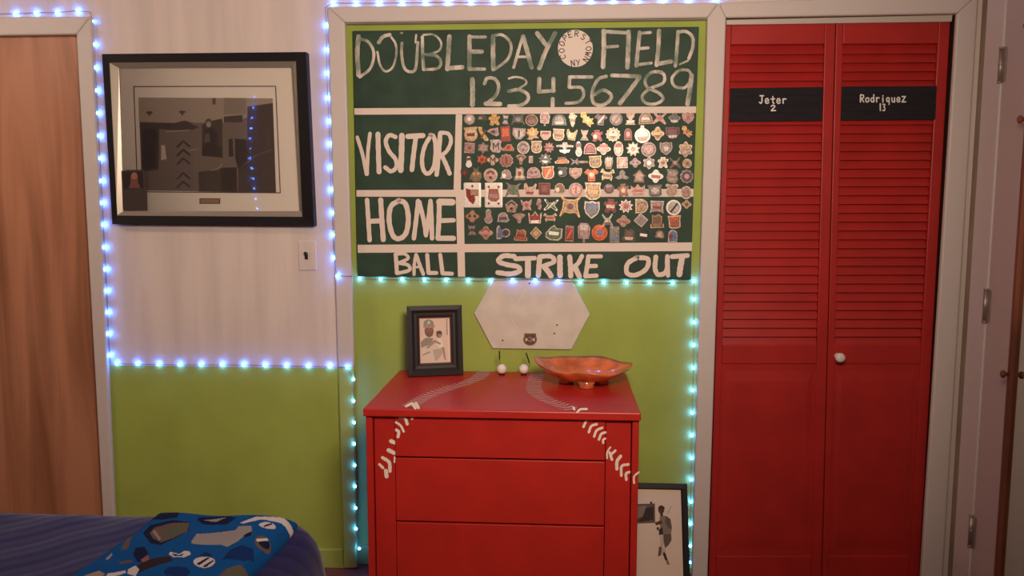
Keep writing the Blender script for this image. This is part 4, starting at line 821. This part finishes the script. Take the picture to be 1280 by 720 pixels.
mb = MB(); mb.box(xs0 + pw, xs1 - pw, yi + .025, YBK - .01, .02, ZT - TT); mb.build('carcass', mat('dark_red_inside', (110, 20, 18), .7, .1), dr)
for xx in (xs0, xs1 - .05):
    for yy in (yf + .01, YBK - .07): mb = MB(); mb.box(xx, xx + .05, yy, yy + .05, 0, .02); mb.build('foot', DRED, dr)
zs = [ZT - TT - .004, on_y(626, 573.5, yi).z, on_y(626, 654.5, yi).z, 0, .03]
zs[3] = (zs[2] + .03) / 2 + .0
for k in range(4):
    mb = MB(); mb.box(xd0, xd1, yi - .003 - .0015 * (k == 0), yi + .022, zs[k + 1] + .003, zs[k] - (0 if k == 0 else .003)); mb.build('drawer', DRED, dr, bevel=.0018)
# stitching: tick marks along two curves over the top, chevrons down the front
STW = mat('white_stitch_paint', (228, 208, 196), .6, .3, var=.12, scale=40)
ttop = lambda x, y: Vector((x, y, ZT))
UPZ = Vector((0, 0, 1))
for path, sgn in (([(606, 463.5), (598, 472), (582, 479), (556, 487), (530, 497), (516, 506), (512, 509)], 1), ([(672, 466.5), (668, 478), (668, 488), (676, 496), (694, 504), (712, 510.5), (720, 513)], -1)):
    mb = MB(); W3 = [on_z(a, b, ZT) for a, b in path]; S = smooth(W3, 40); acc = 0; last = None
    for i in range(1, len(S)):
        acc += (S[i] - S[i - 1]).length
        if acc > .0205:
            acc = 0; t = (S[i] - S[i - 1]).normalized(); n = Vector((-t.y, t.x, 0))
            for sd in (-1, 1):
                a = S[i] + n * sd * .001; b = S[i] + n * sd * .025 - t * .007
                stroke(mb, [(a.x, a.y), (b.x, b.y)], .0060, ttop, UPZ, .0005, 0, False, .1)
    mb.build('top_stitching', STW, dr)
# front: chevrons as (x, y, direction of travel) points seen on the drawer and stile faces
yst = yi - .0052
tf = lambda x, y: on_y(x, y, yst)
mb = MB()
yst = yi - .0052
SL = lambda yy: (lambda x, y: on_y(460 + x / 4.5, 450 + y / 4.5, yy))
SR = lambda yy: (lambda x, y: on_y(650 + x / 4.5, 450 + y / 4.5, yy))
for pts, wd in (([(215, 260), (245, 243)], 13), ([(252, 246), (266, 270)], 16), ([(270, 243), (284, 268)], 16)): stroke(mb, pts, wd, SL(YF), NY, .0005)
for pts, wd in (([(195, 290), (235, 293), (249, 328)], 17), ([(178, 320), (208, 326), (221, 360)], 17), ([(158, 350), (185, 370), (201, 402)], 13), ([(160, 393), (173, 405), (169, 432)], 17), ([(150, 545), (149, 575)], 9)): stroke(mb, pts, wd, SL(yi - .0046), NY, .0005)
for pts, wd in (([(130, 456), (148, 464)], 22), ([(116, 507), (148, 523)], 23), ([(82, 549), (119, 575), (124, 625)], 19), ([(65, 587), (84, 606)], 16), ([(101, 622), (105, 655)], 22)): stroke(mb, pts, wd, SL(yi), NY, .0005)
BST = mat('bright_stitch_paint', (240, 222, 206), .55, .3)
mb.build('front_stitching', BST, dr); mb = MB()
for pts, wd in (([(300, 266), (306, 278)], 11), ([(322, 293), (340, 277), (376, 275)], 12)): stroke(mb, pts, wd, SR(YF), NY, .0005)
for pts, wd in (([(346, 302), (333, 333)], 16), ([(406, 331), (374, 342), (357, 376)], 14), ([(431, 361), (401, 372), (387, 406)], 14), ([(462, 381), (431, 396), (417, 430)], 14), ([(480, 407), (457, 416), (444, 447)], 14), ([(479, 441), (467, 450), (468, 466)], 12)): stroke(mb, pts, wd, SR(yi - .0046), NY, .0005)
for pts, wd in (([(508, 490), (490, 520), (490, 552)], 10), ([(504, 520), (517, 560)], 15), ([(536, 509), (514, 530)], 14), ([(566, 541), (546, 570), (545, 612)], 18), ([(609, 587), (572, 597), (570, 650)], 15), ([(614, 630), (596, 640), (598, 673)], 15)): stroke(mb, pts, wd, SR(yi), NY, .0005)
stroke(mb, [(668, 631), (642, 655), (642, 692)], 11, SR(yf), NY, .0005)
mb.build('front_stitching', mat('bright_stitch_paint', (240, 222, 206), .55, .3), dr)


# ------------------------------------------------------------------ things on the dresser
def standing_frame(name, p0, p1, ptl, lean, zbase, rimw, thick, prof):
    """a frame standing on zbase: p0/p1 its foot in the photo, ptl its top left corner; returns local mapper"""
    a, b = on_z(*p0, zbase), on_z(*p1, zbase)
    u = (b - a); W = u.length; u.normalize(); back = Vector((-u.y, u.x, 0))
    up = Vector((0, 0, math.cos(lean))) + back * math.sin(lean)
    lo, hi = .02, 1.5
    for _ in range(40):
        m = (lo + hi) / 2
        if proj(a + up * m)[1] > ptl[1]: lo = m
        else: hi = m
    n = u.cross(up); n = -n if n.y > 0 else n
    a = a + Vector((0, 0, .0035))
    return a, u, up, n, W, lo


a, u, up, n, W, Hh = standing_frame('', (510.6, 472), (579.4, 469.2), (507, 383.8), math.radians(9), ZT, 0, 0, 0)
pf = thing('photo_frame', a + u * W / 2, 'small black picture frame with baseball card photo standing on the red dresser', 'photo frame')
LP = lambda s, t, d=0.0: a + u * (s * W) + up * (t * Hh) + n * d
mb = MB()
def fring(mb, O, I, dO, dI, mi=0):
    A = mb.add([LP(s, t, dO) for s, t in O]); B = mb.add([LP(s, t, dI) for s, t in I])
    for k in range(4): mb.face((A[k], A[(k + 1) % 4], B[(k + 1) % 4], B[k]), mi)
sq = lambda m, mt: [(m, mt), (1 - m, mt), (1 - m, 1 - mt), (m, 1 - mt)]
lv = [(0, 0, -.018), (0, 0, 0), (.08, .065, .002), (.13, .105, -.004), (.17, .14, -.005), (.205, .165, -.0075), (.225, .18, -.009), (.225, .18, -.018)]
for (m0_, t0_, d0_), (m1_, t1_, d1_) in zip(lv, lv[1:]): fring(mb, sq(m0_, t0_), sq(m1_, t1_), d0_, d1_, 1 if m0_ == .205 else 0)
mb.face(mb.add([LP(s, t, -.018) for s, t in sq(0, 0)]), 0)
mb.build('frame', [mat('black_ridged_frame', (36, 29, 29), .5, .3), mat('brown_frame_lip', (98, 56, 46), .5, .3)], pf)
mb = MB(); PP = lambda x, y, d=0: LP(.225 + .55 * (x - 152) / 275, .18 + .64 * (563 - y) / 385, -.0125 + d)
# photo coordinates of the picture inside, straightened
pc = [(232, 206, 188), (150, 146, 130), (150, 104, 84), (190, 178, 160), (222, 208, 190), (132, 96, 80), (84, 72, 68), (240, 226, 210), (176, 150, 130)]
pm = [mat('card_tone_' + k, c, .5, .2) for k, c in zip(('peach', 'sage', 'skin', 'pale', 'ivory', 'umber', 'ink', 'white', 'tan'), pc)]
def pa(pts, mi, d): mb.face(mb.add([PP(x, y, d) for x, y in pts]), mi)
pa([(152, 178), (427, 178), (427, 563), (152, 563)], 0, 0)
pa([(160, 380), (205, 345), (272, 350), (262, 410), (205, 445), (162, 440)], 1, .0003); pa([(163, 430), (250, 400), (290, 360), (340, 420), (350, 480), (300, 555), (165, 555)], 4, .0004)
pa([(170, 490), (238, 460), (242, 475), (175, 500)], 8, .0006); pa([(268, 450), (345, 440), (352, 490), (300, 550), (285, 540)], 3, .0006); pa([(345, 430), (372, 430), (386, 540), (372, 538)], 8, .0006)
pa([(205, 430), (285, 365), (345, 395), (335, 410), (290, 390), (225, 440)], 8, .0007)
pa(ell(238, 290, 42, 50, 18), 2, .0005); pa([(186, 248), (192, 205), (215, 190), (245, 188), (275, 205), (286, 245), (240, 238)], 1, .0008); pa([(186, 250), (240, 238), (290, 244), (288, 262), (190, 262)], 8, .0009)
pa([(200, 270), (276, 270), (268, 330), (238, 345), (206, 325)], 5, .0007); pa([(205, 268), (272, 268), (270, 292), (206, 292)], 2, .0009)
pa([(320, 350), (352, 365), (365, 430), (330, 440), (300, 400)], 7, .0005); pa(ell(328, 320, 27, 30, 14), 5, .0006); pa([(298, 304), (312, 290), (340, 288), (356, 304), (354, 318)], 6, .0008); pa([(322, 320), (348, 320), (344, 344), (325, 342)], 8, .0009)
for y in range(190, 330, 14): pa([(396, y), (408, y), (408, y + 9), (396, y + 9)], 5, .0004)
pa([(404, 180), (412, 180), (424, 556), (414, 556)], 7, .0003)
for s in ([(226, 228), (236, 202)], [(236, 202), (248, 228)], [(230, 219), (243, 219)]): stroke(mb, s, 6, lambda x, y: PP(x, y), n, .0011, 7, False, 0)
mb.build('card_photo', pm, pf)
mb = MB(); mb.face(mb.add([LP(s, t, -.0095) for s, t in sq(.225, .18)])); mb.build('glass', GLASS, pf)
mb = MB(); a0, a1 = LP(.42, .72, -.018), LP(.58, .72, -.018); b0 = Vector((a0.x, a0.y + .050, ZT + .003)); b1 = Vector((a1.x, a1.y + .050, ZT + .003))
mb.prism([a0, a1, b1, b0], (0, .003, 0)); mb.build('easel_back', BLACKP, pf)

for px, py, st, lab in ((627.3, 462, [(624.3, 438.5), (624.5, 448), (625.2, 457)], 'small white ball ornament with upright black hook, left of the dresser pair'),
                        (654.8, 462, [(657.5, 441), (660.5, 450), (662, 457), (657, 460)], 'small white ball ornament with bent black hook, right of the dresser pair')):
    g = on_z(px, py + 6.5, ZT); r = .0182; c = g + Vector((0, .0, r + .004))
    t = thing('ball_ornament', g, lab, 'ornament', 'small ball ornaments')
    mb = MB(); mb.sphere(c, r, 24, 16); mb.build('ball', mat('white_ball', (238, 226, 212), .5, .3), t)
    mb = MB(); mb.lathe([(.011, ZT), (.012, ZT + .003), (.008, ZT + .006)], 16, 0, (g.x, g.y, 0)); mb.build('base', BLACKP, t)
    mb = MB(); pts = smooth([on_y(a_, b_, c.y + .004) for a_, b_ in st] + [c + Vector((0, .004, r * .7))], 5); nn = len(pts)
    mb.tube(pts, [.0024 if i < nn * .35 else .0008 for i in range(nn)], 8); mb.build('hook', BLACKP, t)

# orange leaf shaped bowl on small feet
bw_c = on_z(728, 480.5, ZT)
wl, wr = on_z(668, 478, ZT).x, on_z(789, 478, ZT).x
hwx = (wr - wl) / 2; cx = (wl + wr) / 2
bl_ = thing('decorative_bowl', (cx, bw_c.y, ZT), 'glazed orange leaf shaped bowl on small feet at the right of the dresser top', 'bowl')
mb = MB(); NS, NR = 64, 14
hwy = .118
def bowl_pt(k, f, under):
    t = 2 * math.pi * k / NS; c_, s_ = math.cos(t), math.sin(t)
    rx = hwx * (1 + .02 * math.sin(3 * t)); ry = hwy * (1 - .10 * abs(c_) ** 3 + .05 * math.sin(5 * t + .6))
    x = rx * abs(c_) ** .92 * (1 if c_ > 0 else -1); y = ry * s_
    rim = .066 + .022 * max(0, -c_) ** 2 + .004 * max(0, c_) ** 3 + .012 * s_ * (1 if s_ > 0 else .35) + .003 * math.sin(4 * t + 2.0) + .0025 * math.sin(7 * t)
    z = .020 + (rim - .020) * (.25 * f ** 2 + .75 * f ** 3.6) + (.0 if not under else -.007 * (1 - .6 * f))
    return (cx + x * f, bw_c.y + y * f, ZT + z)
top = [mb.add([bowl_pt(k, max(.02, j / NR), False) for k in range(NS)]) for j in range(NR + 1)]
bot = [mb.add([bowl_pt(k, max(.02, j / NR) * (1.0 if j < NR else .995), True) for k in range(NS)]) for j in range(NR + 1)]
for G_, fl_ in ((top, 0), (bot, 1)):
    for A, B in zip(G_, G_[1:]):
        for k in range(NS): mb.face((A[k], A[(k + 1) % NS], B[(k + 1) % NS], B[k]), 0, True)
    mb.face(G_[0])
for k in range(NS): mb.face((top[-1][k], top[-1][(k + 1) % NS], bot[-1][(k + 1) % NS], bot[-1][k]), 0, True)
ORG = mat('orange_glaze', (222, 118, 68), .12, .6, var=.22, scale=22, coat=.5)
mb.build('dish', ORG, bl_)
for fx_, fy_ in ((.010, -.052), (-.060, .02), (.066, .02)):
    mb = MB(); mb.lathe([(.024, .0004), (.028, .004), (.026, .012), (.034, .026)], 20, 0, (cx + fx_, bw_c.y + fy_, ZT)); mb.build('foot', ORG, bl_)

# framed print on the floor, leaning on the wall beside the dresser
zf = 0.001
foot = on_z(830, 727, 0); topy = ALC - .004
zt_l = on_y(830, 602.5, topy).z
xr_ = on_y(862, 660, -.07).x; xl_ = X1 + .006
y0_ = -.125
uu = Vector((1, 0, 0)); upv = Vector((0, topy - y0_ - .016, zt_l)); Ht = upv.length; upv.normalize(); nn_ = Vector((0, -upv.z, upv.y))
a = Vector((xl_, y0_, zf)); W, Hh, u, up, n = xr_ - xl_, Ht, uu, upv, nn_
fp = thing('framed_print', ((xr_ + xl_) / 2, y0_, 0), 'black framed player picture on the floor leaning on the wall right of the dresser', 'framed print')
mb = MB(); bw = .024
sqm = lambda m: [(m / W, m / Hh), (1 - m / W, m / Hh), (1 - m / W, 1 - m / Hh), (m / W, 1 - m / Hh)]
for (m0_, d0_), (m1_, d1_) in zip(((0, -.014), (0, 0), (bw * .8, .001), (bw, -.006)), ((0, 0), (bw * .8, .001), (bw, -.006), (bw, -.014))): fring(mb, sqm(m0_), sqm(m1_), d0_, d1_)
mb.face(mb.add([LP(s, t, -.014) for s, t in sqm(0)])); mb.build('frame', BLACKP, fp)
def plane_pt(px, py, d):
    dd = ray(px, py); o = a + n * d; k = (o - EYE).dot(n) / dd.dot(n); return EYE + dd * k
mb = MB(); Q5 = lambda x, y, d=-.008: plane_pt(780 + x / 5.54, 590 + y / 5.54, d)
lm = [mat('leaning_' + k, c, .7, .1) for k, c in (('paper', (222, 200, 180)), ('grey', (104, 88, 78)), ('dark', (66, 54, 48)), ('skin', (92, 66, 54)), ('cloth', (136, 118, 104)), ('light', (196, 176, 158)))]
mb.face(mb.add([LP(s, t, -.008) for s, t in sqm(bw * .98)]), 0)
def la(pts, mi, d): mb.face(mb.add([Q5(x, y, -.008 + d) for x, y in pts]), mi)
la([(85, 222), (214, 218), (216, 352), (85, 358)], 1, .0003); la([(86, 240), (150, 232), (165, 300), (86, 320)], 4, .0005); la([(150, 250), (205, 240), (205, 330), (120, 345), (90, 340), (130, 310)], 2, .0006)
la(ell(188, 213, 8, 9, 10), 2, .0005)
la(ell(258, 262, 21, 28, 16), 3, .0006); la([(235, 256), (242, 236), (262, 230), (280, 242), (282, 258)], 2, .0008); la([(248, 280), (268, 280), (272, 306), (252, 310)], 3, .0007)
la([(246, 312), (290, 302), (322, 326), (332, 380), (326, 428), (300, 444), (240, 436), (250, 385)], 4, .0008); la([(290, 305), (322, 326), (330, 400), (300, 380), (285, 340)], 1, .0009)
la([(212, 352), (258, 332), (268, 356), (224, 370)], 3, .0010); la(ell(234, 392, 9, 12, 10), 3, .0008); la([(240, 400), (265, 380), (272, 430), (244, 436)], 2, .0009)
la([(296, 284), (326, 234), (333, 239), (306, 290)], 5, .0005)
la([(272, 432), (326, 428), (330, 470), (310, 505), (284, 528), (274, 480)], 1, .0009); la([(248, 432), (300, 436), (280, 480), (268, 530), (252, 520)], 5, .0008)
la([(243, 514), (262, 522), (258, 575), (234, 586)], 1, .0010); la([(262, 552), (284, 556), (304, 612), (286, 612)], 2, .0009); la([(262, 530), (284, 528), (288, 562), (266, 566)], 5, .0009); la([(288, 610), (306, 612), (318, 640), (298, 642)], 4, .0010)
mb.build('player_print', lm, fp)

# ------------------------------------------------------------------ bed with quilt, and the folded blanket on it
ZB = .60
yb_far = on_z(60, 641.5, ZB).y
xb = on_z(360, 655, ZB).x
RB = .13
def bed_pt(x, y, lift=0.0):
    """(x, y) measured along the cloth: flat on the bed, then over the rounded edge and down"""
    qx, qy = max(0, x - (xb - RB * .35)), max(0, y - (yb_far - RB * .25)); q = math.hypot(qx, qy)
    if q == 0: return Vector((x, y, ZB + lift))
    dx, dy = qx / q, qy / q; bx, by = min(x, xb - RB * .35), min(y, yb_far - RB * .25)
    if q < RB * 1.45: ang = q / RB; o = (RB + lift) * math.sin(ang); z = ZB - RB + (RB + lift) * math.cos(ang)
    else: o = (RB + lift) * math.sin(1.45) + (q - RB * 1.45) * .16; z = ZB - RB + (RB + lift) * math.cos(1.45) - (q - RB * 1.45) * .98
    return Vector((bx + dx * o, by + dy * o, z))
bed = thing('bed', (xb - 1.0, yb_far - .6, 0), 'bed under a dark blue stitched quilt in the lower left corner', 'bed')
def quilt_mat():
    m = bpy.data.materials.new('navy_quilt'); m.use_nodes = True; nt = m.node_tree; b = nt.nodes['Principled BSDF']
    tc = nt.nodes.new('ShaderNodeTexCoord'); mp = nt.nodes.new('ShaderNodeMapping'); mp.inputs['Rotation'].default_value = (0, 0, .75)
    wv = nt.nodes.new('ShaderNodeTexWave'); wv.inputs['Scale'].default_value = 7.0; wv.inputs['Distortion'].default_value = .5; wv.bands_direction = 'X'
    rp = nt.nodes.new('ShaderNodeValToRGB'); rp.color_ramp.elements[0].color = lin((20, 22, 74)); rp.color_ramp.elements[1].color = lin((30, 32, 90))
    rp.color_ramp.elements[0].position = .90; rp.color_ramp.elements[1].position = 1.0
    bp = nt.nodes.new('ShaderNodeBump'); bp.inputs['Strength'].default_value = .18; bp.inputs['Distance'].default_value = .005; bp.invert = True
    nt.links.new(tc.outputs['Object'], mp.inputs[0]); nt.links.new(mp.outputs[0], wv.inputs['Vector']); nt.links.new(wv.outputs['Fac'], rp.inputs[0])
    nt.links.new(rp.outputs[0], b.inputs['Base Color']); nt.links.new(wv.outputs['Fac'], bp.inputs['Height']); nt.links.new(bp.outputs[0], b.inputs['Normal'])
    b.inputs['Roughness'].default_value = .85; b.inputs['Specular IOR Level'].default_value = .15; b.inputs['Sheen Weight'].default_value = .2
    return m
mb = MB(); NX, NYY = 90, 70
xa, xe = -3.0, xb + .52; ya, ye = -2.75, yb_far + .52
rows = []
for j in range(NYY + 1):
    y = ya + (ye - ya) * j / NYY
    rows.append(mb.add([bed_pt(xa + (xe - xa) * i / NX, y) + Vector((0, 0, .004 * math.sin(i * .9) * math.sin(j * .8))) for i in range(NX + 1)]))
for A, B in zip(rows, rows[1:]):
    for i in range(NX): mb.face((A[i], A[i + 1], B[i + 1], B[i]), 0, True)
mb.build('quilt', quilt_mat(), bed)
mb = MB(); mb.box(-3.0, xb - .03, -2.75, yb_far - .03, .22, ZB - .03); mb.build('mattress', mat('mattress_ticking', (200, 196, 190), .9, .1), bed, bevel=.05)
mb = MB(); mb.box(-3.0, xb - .06, -2.75, yb_far - .06, .14, .22)
mb.build('bed_base', mat('dark_bed_base', (60, 44, 38), .7, .2), bed)
for xx in (-2.95, xb - .14):
    for yy in (-2.7, yb_far - .14): mb = MB(); mb.box(xx, xx + .06, yy, yy + .06, 0, .14); mb.build('leg', mat('dark_bed_base', (60, 44, 38)), bed)

# printed blanket: mesh cells take the colour of the printed motif they fall in
BZ = ZB + .024
zq = lambda x, y: (lambda p: (p.x, p.y))(on_z(100 + x / 3.765, 620 + y / 3.765, BZ))
PR = []
def motif(pts, mi): PR.append(([zq(*p) for p in pts], mi))
motif([(295, 170), (330, 135), (440, 118), (516, 122), (512, 165), (450, 205), (378, 236), (330, 225)], 1)
motif([(328, 172), (350, 148), (430, 130), (514, 126), (506, 168), (440, 205), (382, 224), (345, 205)], 2); motif([(388, 180), (440, 145), (500, 135), (492, 160), (440, 192), (400, 205)], 3)
motif([(340, 165), (352, 158), (382, 208), (372, 216)], 4)
motif([(330, 100), (380, 82), (470, 80), (458, 108), (390, 116), (330, 112)], 1); motif([(552, 112), (560, 100), (690, 95), (738, 104), (690, 130), (580, 130)], 1); motif([(580, 112), (690, 100), (640, 118)], 5)
motif([(523, 216), (550, 176), (732, 162), (745, 142), (806, 142), (812, 186), (776, 192), (742, 216), (692, 236), (664, 226), (528, 224)], 5); motif([(770, 190), (812, 170), (808, 192), (776, 200)], 1)
motif([(752, 126), (828, 102), (958, 94), (1010, 112), (1010, 140), (950, 116), (852, 112), (770, 130)], 6); motif(ell(882, 136, 40, 15, 16), 6); motif([(862, 140), (900, 122), (905, 128), (868, 146)], 1)
motif(ell(860, 214, 38, 26, 16), 2); motif(ell(866, 212, 26, 17, 14), 1); motif([(828, 205), (880, 192), (886, 200), (834, 214)], 6)
motif(ell(585, 308, 51, 27, 18), 6); motif([(548, 318), (600, 285), (610, 290), (560, 326)], 1); motif([(575, 330), (625, 300), (630, 306), (590, 334)], 1)
motif([(668, 300), (705, 250), (760, 232), (815, 245), (820, 290), (770, 305)], 7); motif([(560, 275), (590, 255), (625, 270), (610, 282)], 7)
motif([(418, 275), (425, 264), (470, 272), (492, 254), (518, 258), (520, 272), (490, 288), (440, 290)], 6); motif([(432, 274), (470, 276), (488, 268), (480, 282), (445, 284)], 1)
motif([(250, 270), (262, 240), (305, 240), (322, 270), (300, 320), (270, 310)], 1); motif([(285, 300), (318, 275), (332, 310), (300, 325)], 8); motif([(330, 300), (420, 285), (440, 310), (330, 345), (250, 372), (270, 330)], 9)
motif([(225, 345), (262, 330), (278, 350), (262, 376), (225, 366)], 6); motif([(180, 305), (240, 296), (250, 310), (190, 316)], 2); motif([(130, 362), (210, 350), (220, 360), (150, 376), (120, 376)], 6)
motif([(120, 290), (150, 262), (152, 272), (128, 298)], 5); motif([(190, 250), (236, 175), (246, 182), (225, 245)], 2); motif([(395, 355), (420, 338), (500, 335), (520, 352), (500, 376), (400, 376)], 7)
motif([(650, 372), (690, 340), (750, 322), (795, 335), (780, 360), (740, 376)], 2); motif([(690, 360), (740, 338), (775, 342), (730, 365)], 3)
motif([(20, 376), (90, 352), (120, 365), (60, 400)], 4)
for (bx, by) in ((160, 480), (420, 470), (640, 450), (300, 560), (560, 560)): motif(ell(bx, by, 50, 30, 14), 6); motif(ell(bx + 110, by + 20, 60, 34, 14), 7)
def inside(p, poly):
    x, y = p; c = False; j = len(poly) - 1
    for i in range(len(poly)):
        (x1, y1), (x2, y2) = poly[i], poly[j]
        if (y1 > y) != (y2 > y) and x < (x2 - x1) * (y - y1) / (y2 - y1) + x1: c = not c
        j = i
    return c
BB = [(min(p[0] for p in q), max(p[0] for p in q), min(p[1] for p in q), max(p[1] for p in q)) for q, _ in PR]
bx0 = on_z(180, 648, BZ).x; bx1 = on_z(352, 652, BZ).x + .02
by1 = yb_far - .02; by0 = by1 - .75
mb = MB(); NX, NYY = 230, 240; rows, und = [], []
def bl_pt(i, j, lift):
    s, t = i / NX, j / NYY
    x = bx0 + (bx1 - bx0) * s + .006 * math.sin(t * 9) ; y = by0 + (by1 - by0) * t + .004 * math.sin(s * 7 + 1)
    ed = min(s, 1 - s) * (bx1 - bx0); ed2 = min(t, 1 - t) * (by1 - by0); e = min(ed, ed2)
    puff = min(1, e / .022) ** .5
    h = .004 + (.020 * puff + .0022 * math.sin(x * 31 + y * 11) * puff + .0015 * math.sin(y * 43 - x * 9) * puff) * (1 if lift else 0)
    return bed_pt(x, y, h if lift else .004)
xy = []
for j in range(NYY + 1):
    pts = [bl_pt(i, j, 1) for i in range(NX + 1)]; xy.append(pts); rows.append(mb.add(pts))
for j in range(NYY):
    for i in range(NX):
        c = ((xy[j][i].x + xy[j + 1][i + 1].x) / 2, (xy[j][i].y + xy[j + 1][i + 1].y) / 2); mi = 0
        for (q, m_), b_ in zip(PR, BB):
            if b_[0] <= c[0] <= b_[1] and b_[2] <= c[1] <= b_[3] and inside(c, q): mi = m_
        mb.face((rows[j][i], rows[j][i + 1], rows[j + 1][i + 1], rows[j + 1][i]), mi, True)
ring_ = [(i, 0) for i in range(0, NX)] + [(NX, j) for j in range(0, NYY)] + [(i, NYY) for i in range(NX, 0, -1)] + [(0, j) for j in range(NYY, 0, -1)]
lo = mb.add([bl_pt(i, j, 0) for i, j in ring_]); hi = [rows[j][i] for i, j in ring_]
for k in range(len(ring_)): mb.face((lo[k], lo[(k + 1) % len(lo)], hi[(k + 1) % len(lo)], hi[k]), 0, True)
fm = [mat('fleece_' + k, c, .9, .1) for k, c in (('blue', (10, 72, 128)), ('navy', (18, 26, 54)), ('brown', (92, 76, 68)), ('green', (80, 86, 64)), ('sand', (142, 122, 104)), ('grey', (136, 128, 124)), ('white', (190, 180, 174)), ('royal', (14, 42, 92)), ('tan', (128, 86, 76)), ('umber', (46, 32, 38)))]
tag(mb.build('folded_blanket', fm), 'bright blue baseball print fleece blanket folded on the navy quilt', 'blanket')


# ------------------------------------------------------------------ LED string lights
def bulb_mesh():
    mb = MB(); mb.sphere((0, 0, 0), .0052, 10, 6); me_o = mb.build('bulb', LED); return me_o
BULB = None
def string_lights(label, pts, grp):
    """pts: list of runs; each run a list of (point, lit) along the cord"""
    global BULB
    flatp = [p for p in pts]
    root = thing('string_lights', flatp[0][0], label, 'string lights', grp)
    mb = MB(); mb.tube([p for p, l in flatp], .0013, 6); mb.build('cord', CORD, root)
    for p, l in flatp:
        if not l: continue
        if BULB is None: BULB = bulb_mesh(); b = BULB
        else: b = BULB.copy(); COL.objects.link(b)
        b.location = p; b.parent = root; b.matrix_parent_inverse = Matrix.Translation(-root.location)
WY = -.0075
A_ = [(-14 - 26.3 * k, 17.5 + .5 * k) for k in range(12, 0, -1)] + [(-14, 17.5), (19, 17), (44.5, 16), (71, 15.3), (97, 13.3)]
ptsA = [(on_y(x, y, WY), True) for x, y in A_] + [(on_y(113, 15, WY), False)]
DN = [(113.3, 26.5), (115.3, 55.5), (117, 84.5), (118.5, 113), (120, 141.5), (121.5, 170), (123, 198), (124.5, 226), (126, 253.4), (127.2, 281), (128.4, 309), (130, 336.4), (131.5, 363.6), (132.5, 390.5), (133.6, 417), (135.5, 444)]
ptsA += [(on_y(x + 2.2, y, WY), True) for x, y in DN]
ptsA += [(on_y(138.5, 455, WY), False)] + [(on_y(x, y, WY), True) for x, y in [(145.8, 454.6), (171.6, 455), (197.9, 455.6), (224.4, 456), (251, 456), (277.5, 456), (304.3, 456.3), (331.2, 457), (357.7, 457.3), (385, 458), (412, 458.3)]]
CY = CF - .007
ptsA += [(on_y(418, 458.6, WY), False), (on_y(421, 459, CY), False), (on_y(434, 459.5, CY), True)]
ptsA += [(on_y(x - .4, y, CY), True) for x, y in [(442.3, 474.3), (442.5, 501.3), (443, 528.3), (443.2, 555), (443.8, 581.8), (444.3, 608), (445, 635), (445.5, 661), (449.5, 685.7)]]
string_lights('blue string lights around the brown door and along the top of the green wall', ptsA, 'blue string lights')
B_ = [(895, -3), (861, -1.5), (829, -1), (797.4, 0), (767, .5), (738.5, .8), (707, 1.2), (677.6, 1.7), (648, 2.2), (617.8, 3), (588.5, 3.4), (560, 2.6), (531.6, 3.2), (502.6, 3.7), (473.5, 3.9), (445, 3.9), (416, 3.9)]
ptsB = [(on_y(x, y, WY), True) for x, y in B_] + [(on_y(407, 9, WY), False)]
ptsB += [(on_y(x - .6, y, WY), True) for x, y in [(408.5, 31.5), (409, 62), (409.3, 91.4), (410.3, 122), (412, 151.3), (412.6, 179.8), (413.6, 208.8), (414.2, 237.2), (416, 266), (417, 293.6), (418.2, 322.4)]]
ptsB += [(on_y(421.3, 345, CY), True), (on_y(440, 345, CY), False), (on_y(449.4, 348.3, ALC - .009), True)]
UY = ALC - .0115
ptsB += [(on_y(x, y + .8, UY), True) for x, y in [(475.6, 348.4), (502.6, 348.6), (530.4, 349), (557.4, 349.4), (585.2, 350), (612.9, 350.4)]]
ptsB += [(on_y(x, y, HF - .007), True) for x, y in [(640.7, 349.6), (669, 350), (697.5, 351.2)]]
ptsB += [(on_y(x, y + .6, UY), True) for x, y in [(725.3, 352.3), (754.8, 352.3), (783.2, 352.6), (812, 352.6), (841, 353.2)]]
ptsB += [(on_y(x - .6, y, UY), True) for x, y in [(868, 351.5), (868.3, 374), (868, 403), (867.6, 431.5), (867.4, 460), (866.5, 488), (866, 516.3), (865.3, 544.4), (865, 572.6), (864.4, 600), (864.2, 627.4), (863.6, 655), (863.2, 682.4), (862.5, 702.8)]]
string_lights('blue string lights over the alcove casing, under the scoreboard and down the right edge', ptsB, 'blue string lights')
# the same kind of lights on the wall behind the camera, seen only as a reflection in the big picture's glass
def mirrored(px, py):
    d = ray(px, py); p = on_y(px, py, -.013); d = Vector((d.x, -d.y, d.z)); k = (YB + .008 - p.y) / d.y; return p + d * k
R_ = [(246, 87), (258, 88.5), (270, 90.5), (283, 92.5), (296, 94), (309, 95)] + [(318.5, 97 + 12.6 * k) if k < 2 else (318.5 - min(5, k - 1) * 1.2 + max(0, k - 8) * 1.7, 97 + 12.6 * k) for k in range(14)]
string_lights('blue string lights mirrored in the glass of the large framed picture', [(mirrored(*p), True) for p in R_], 'blue string lights')
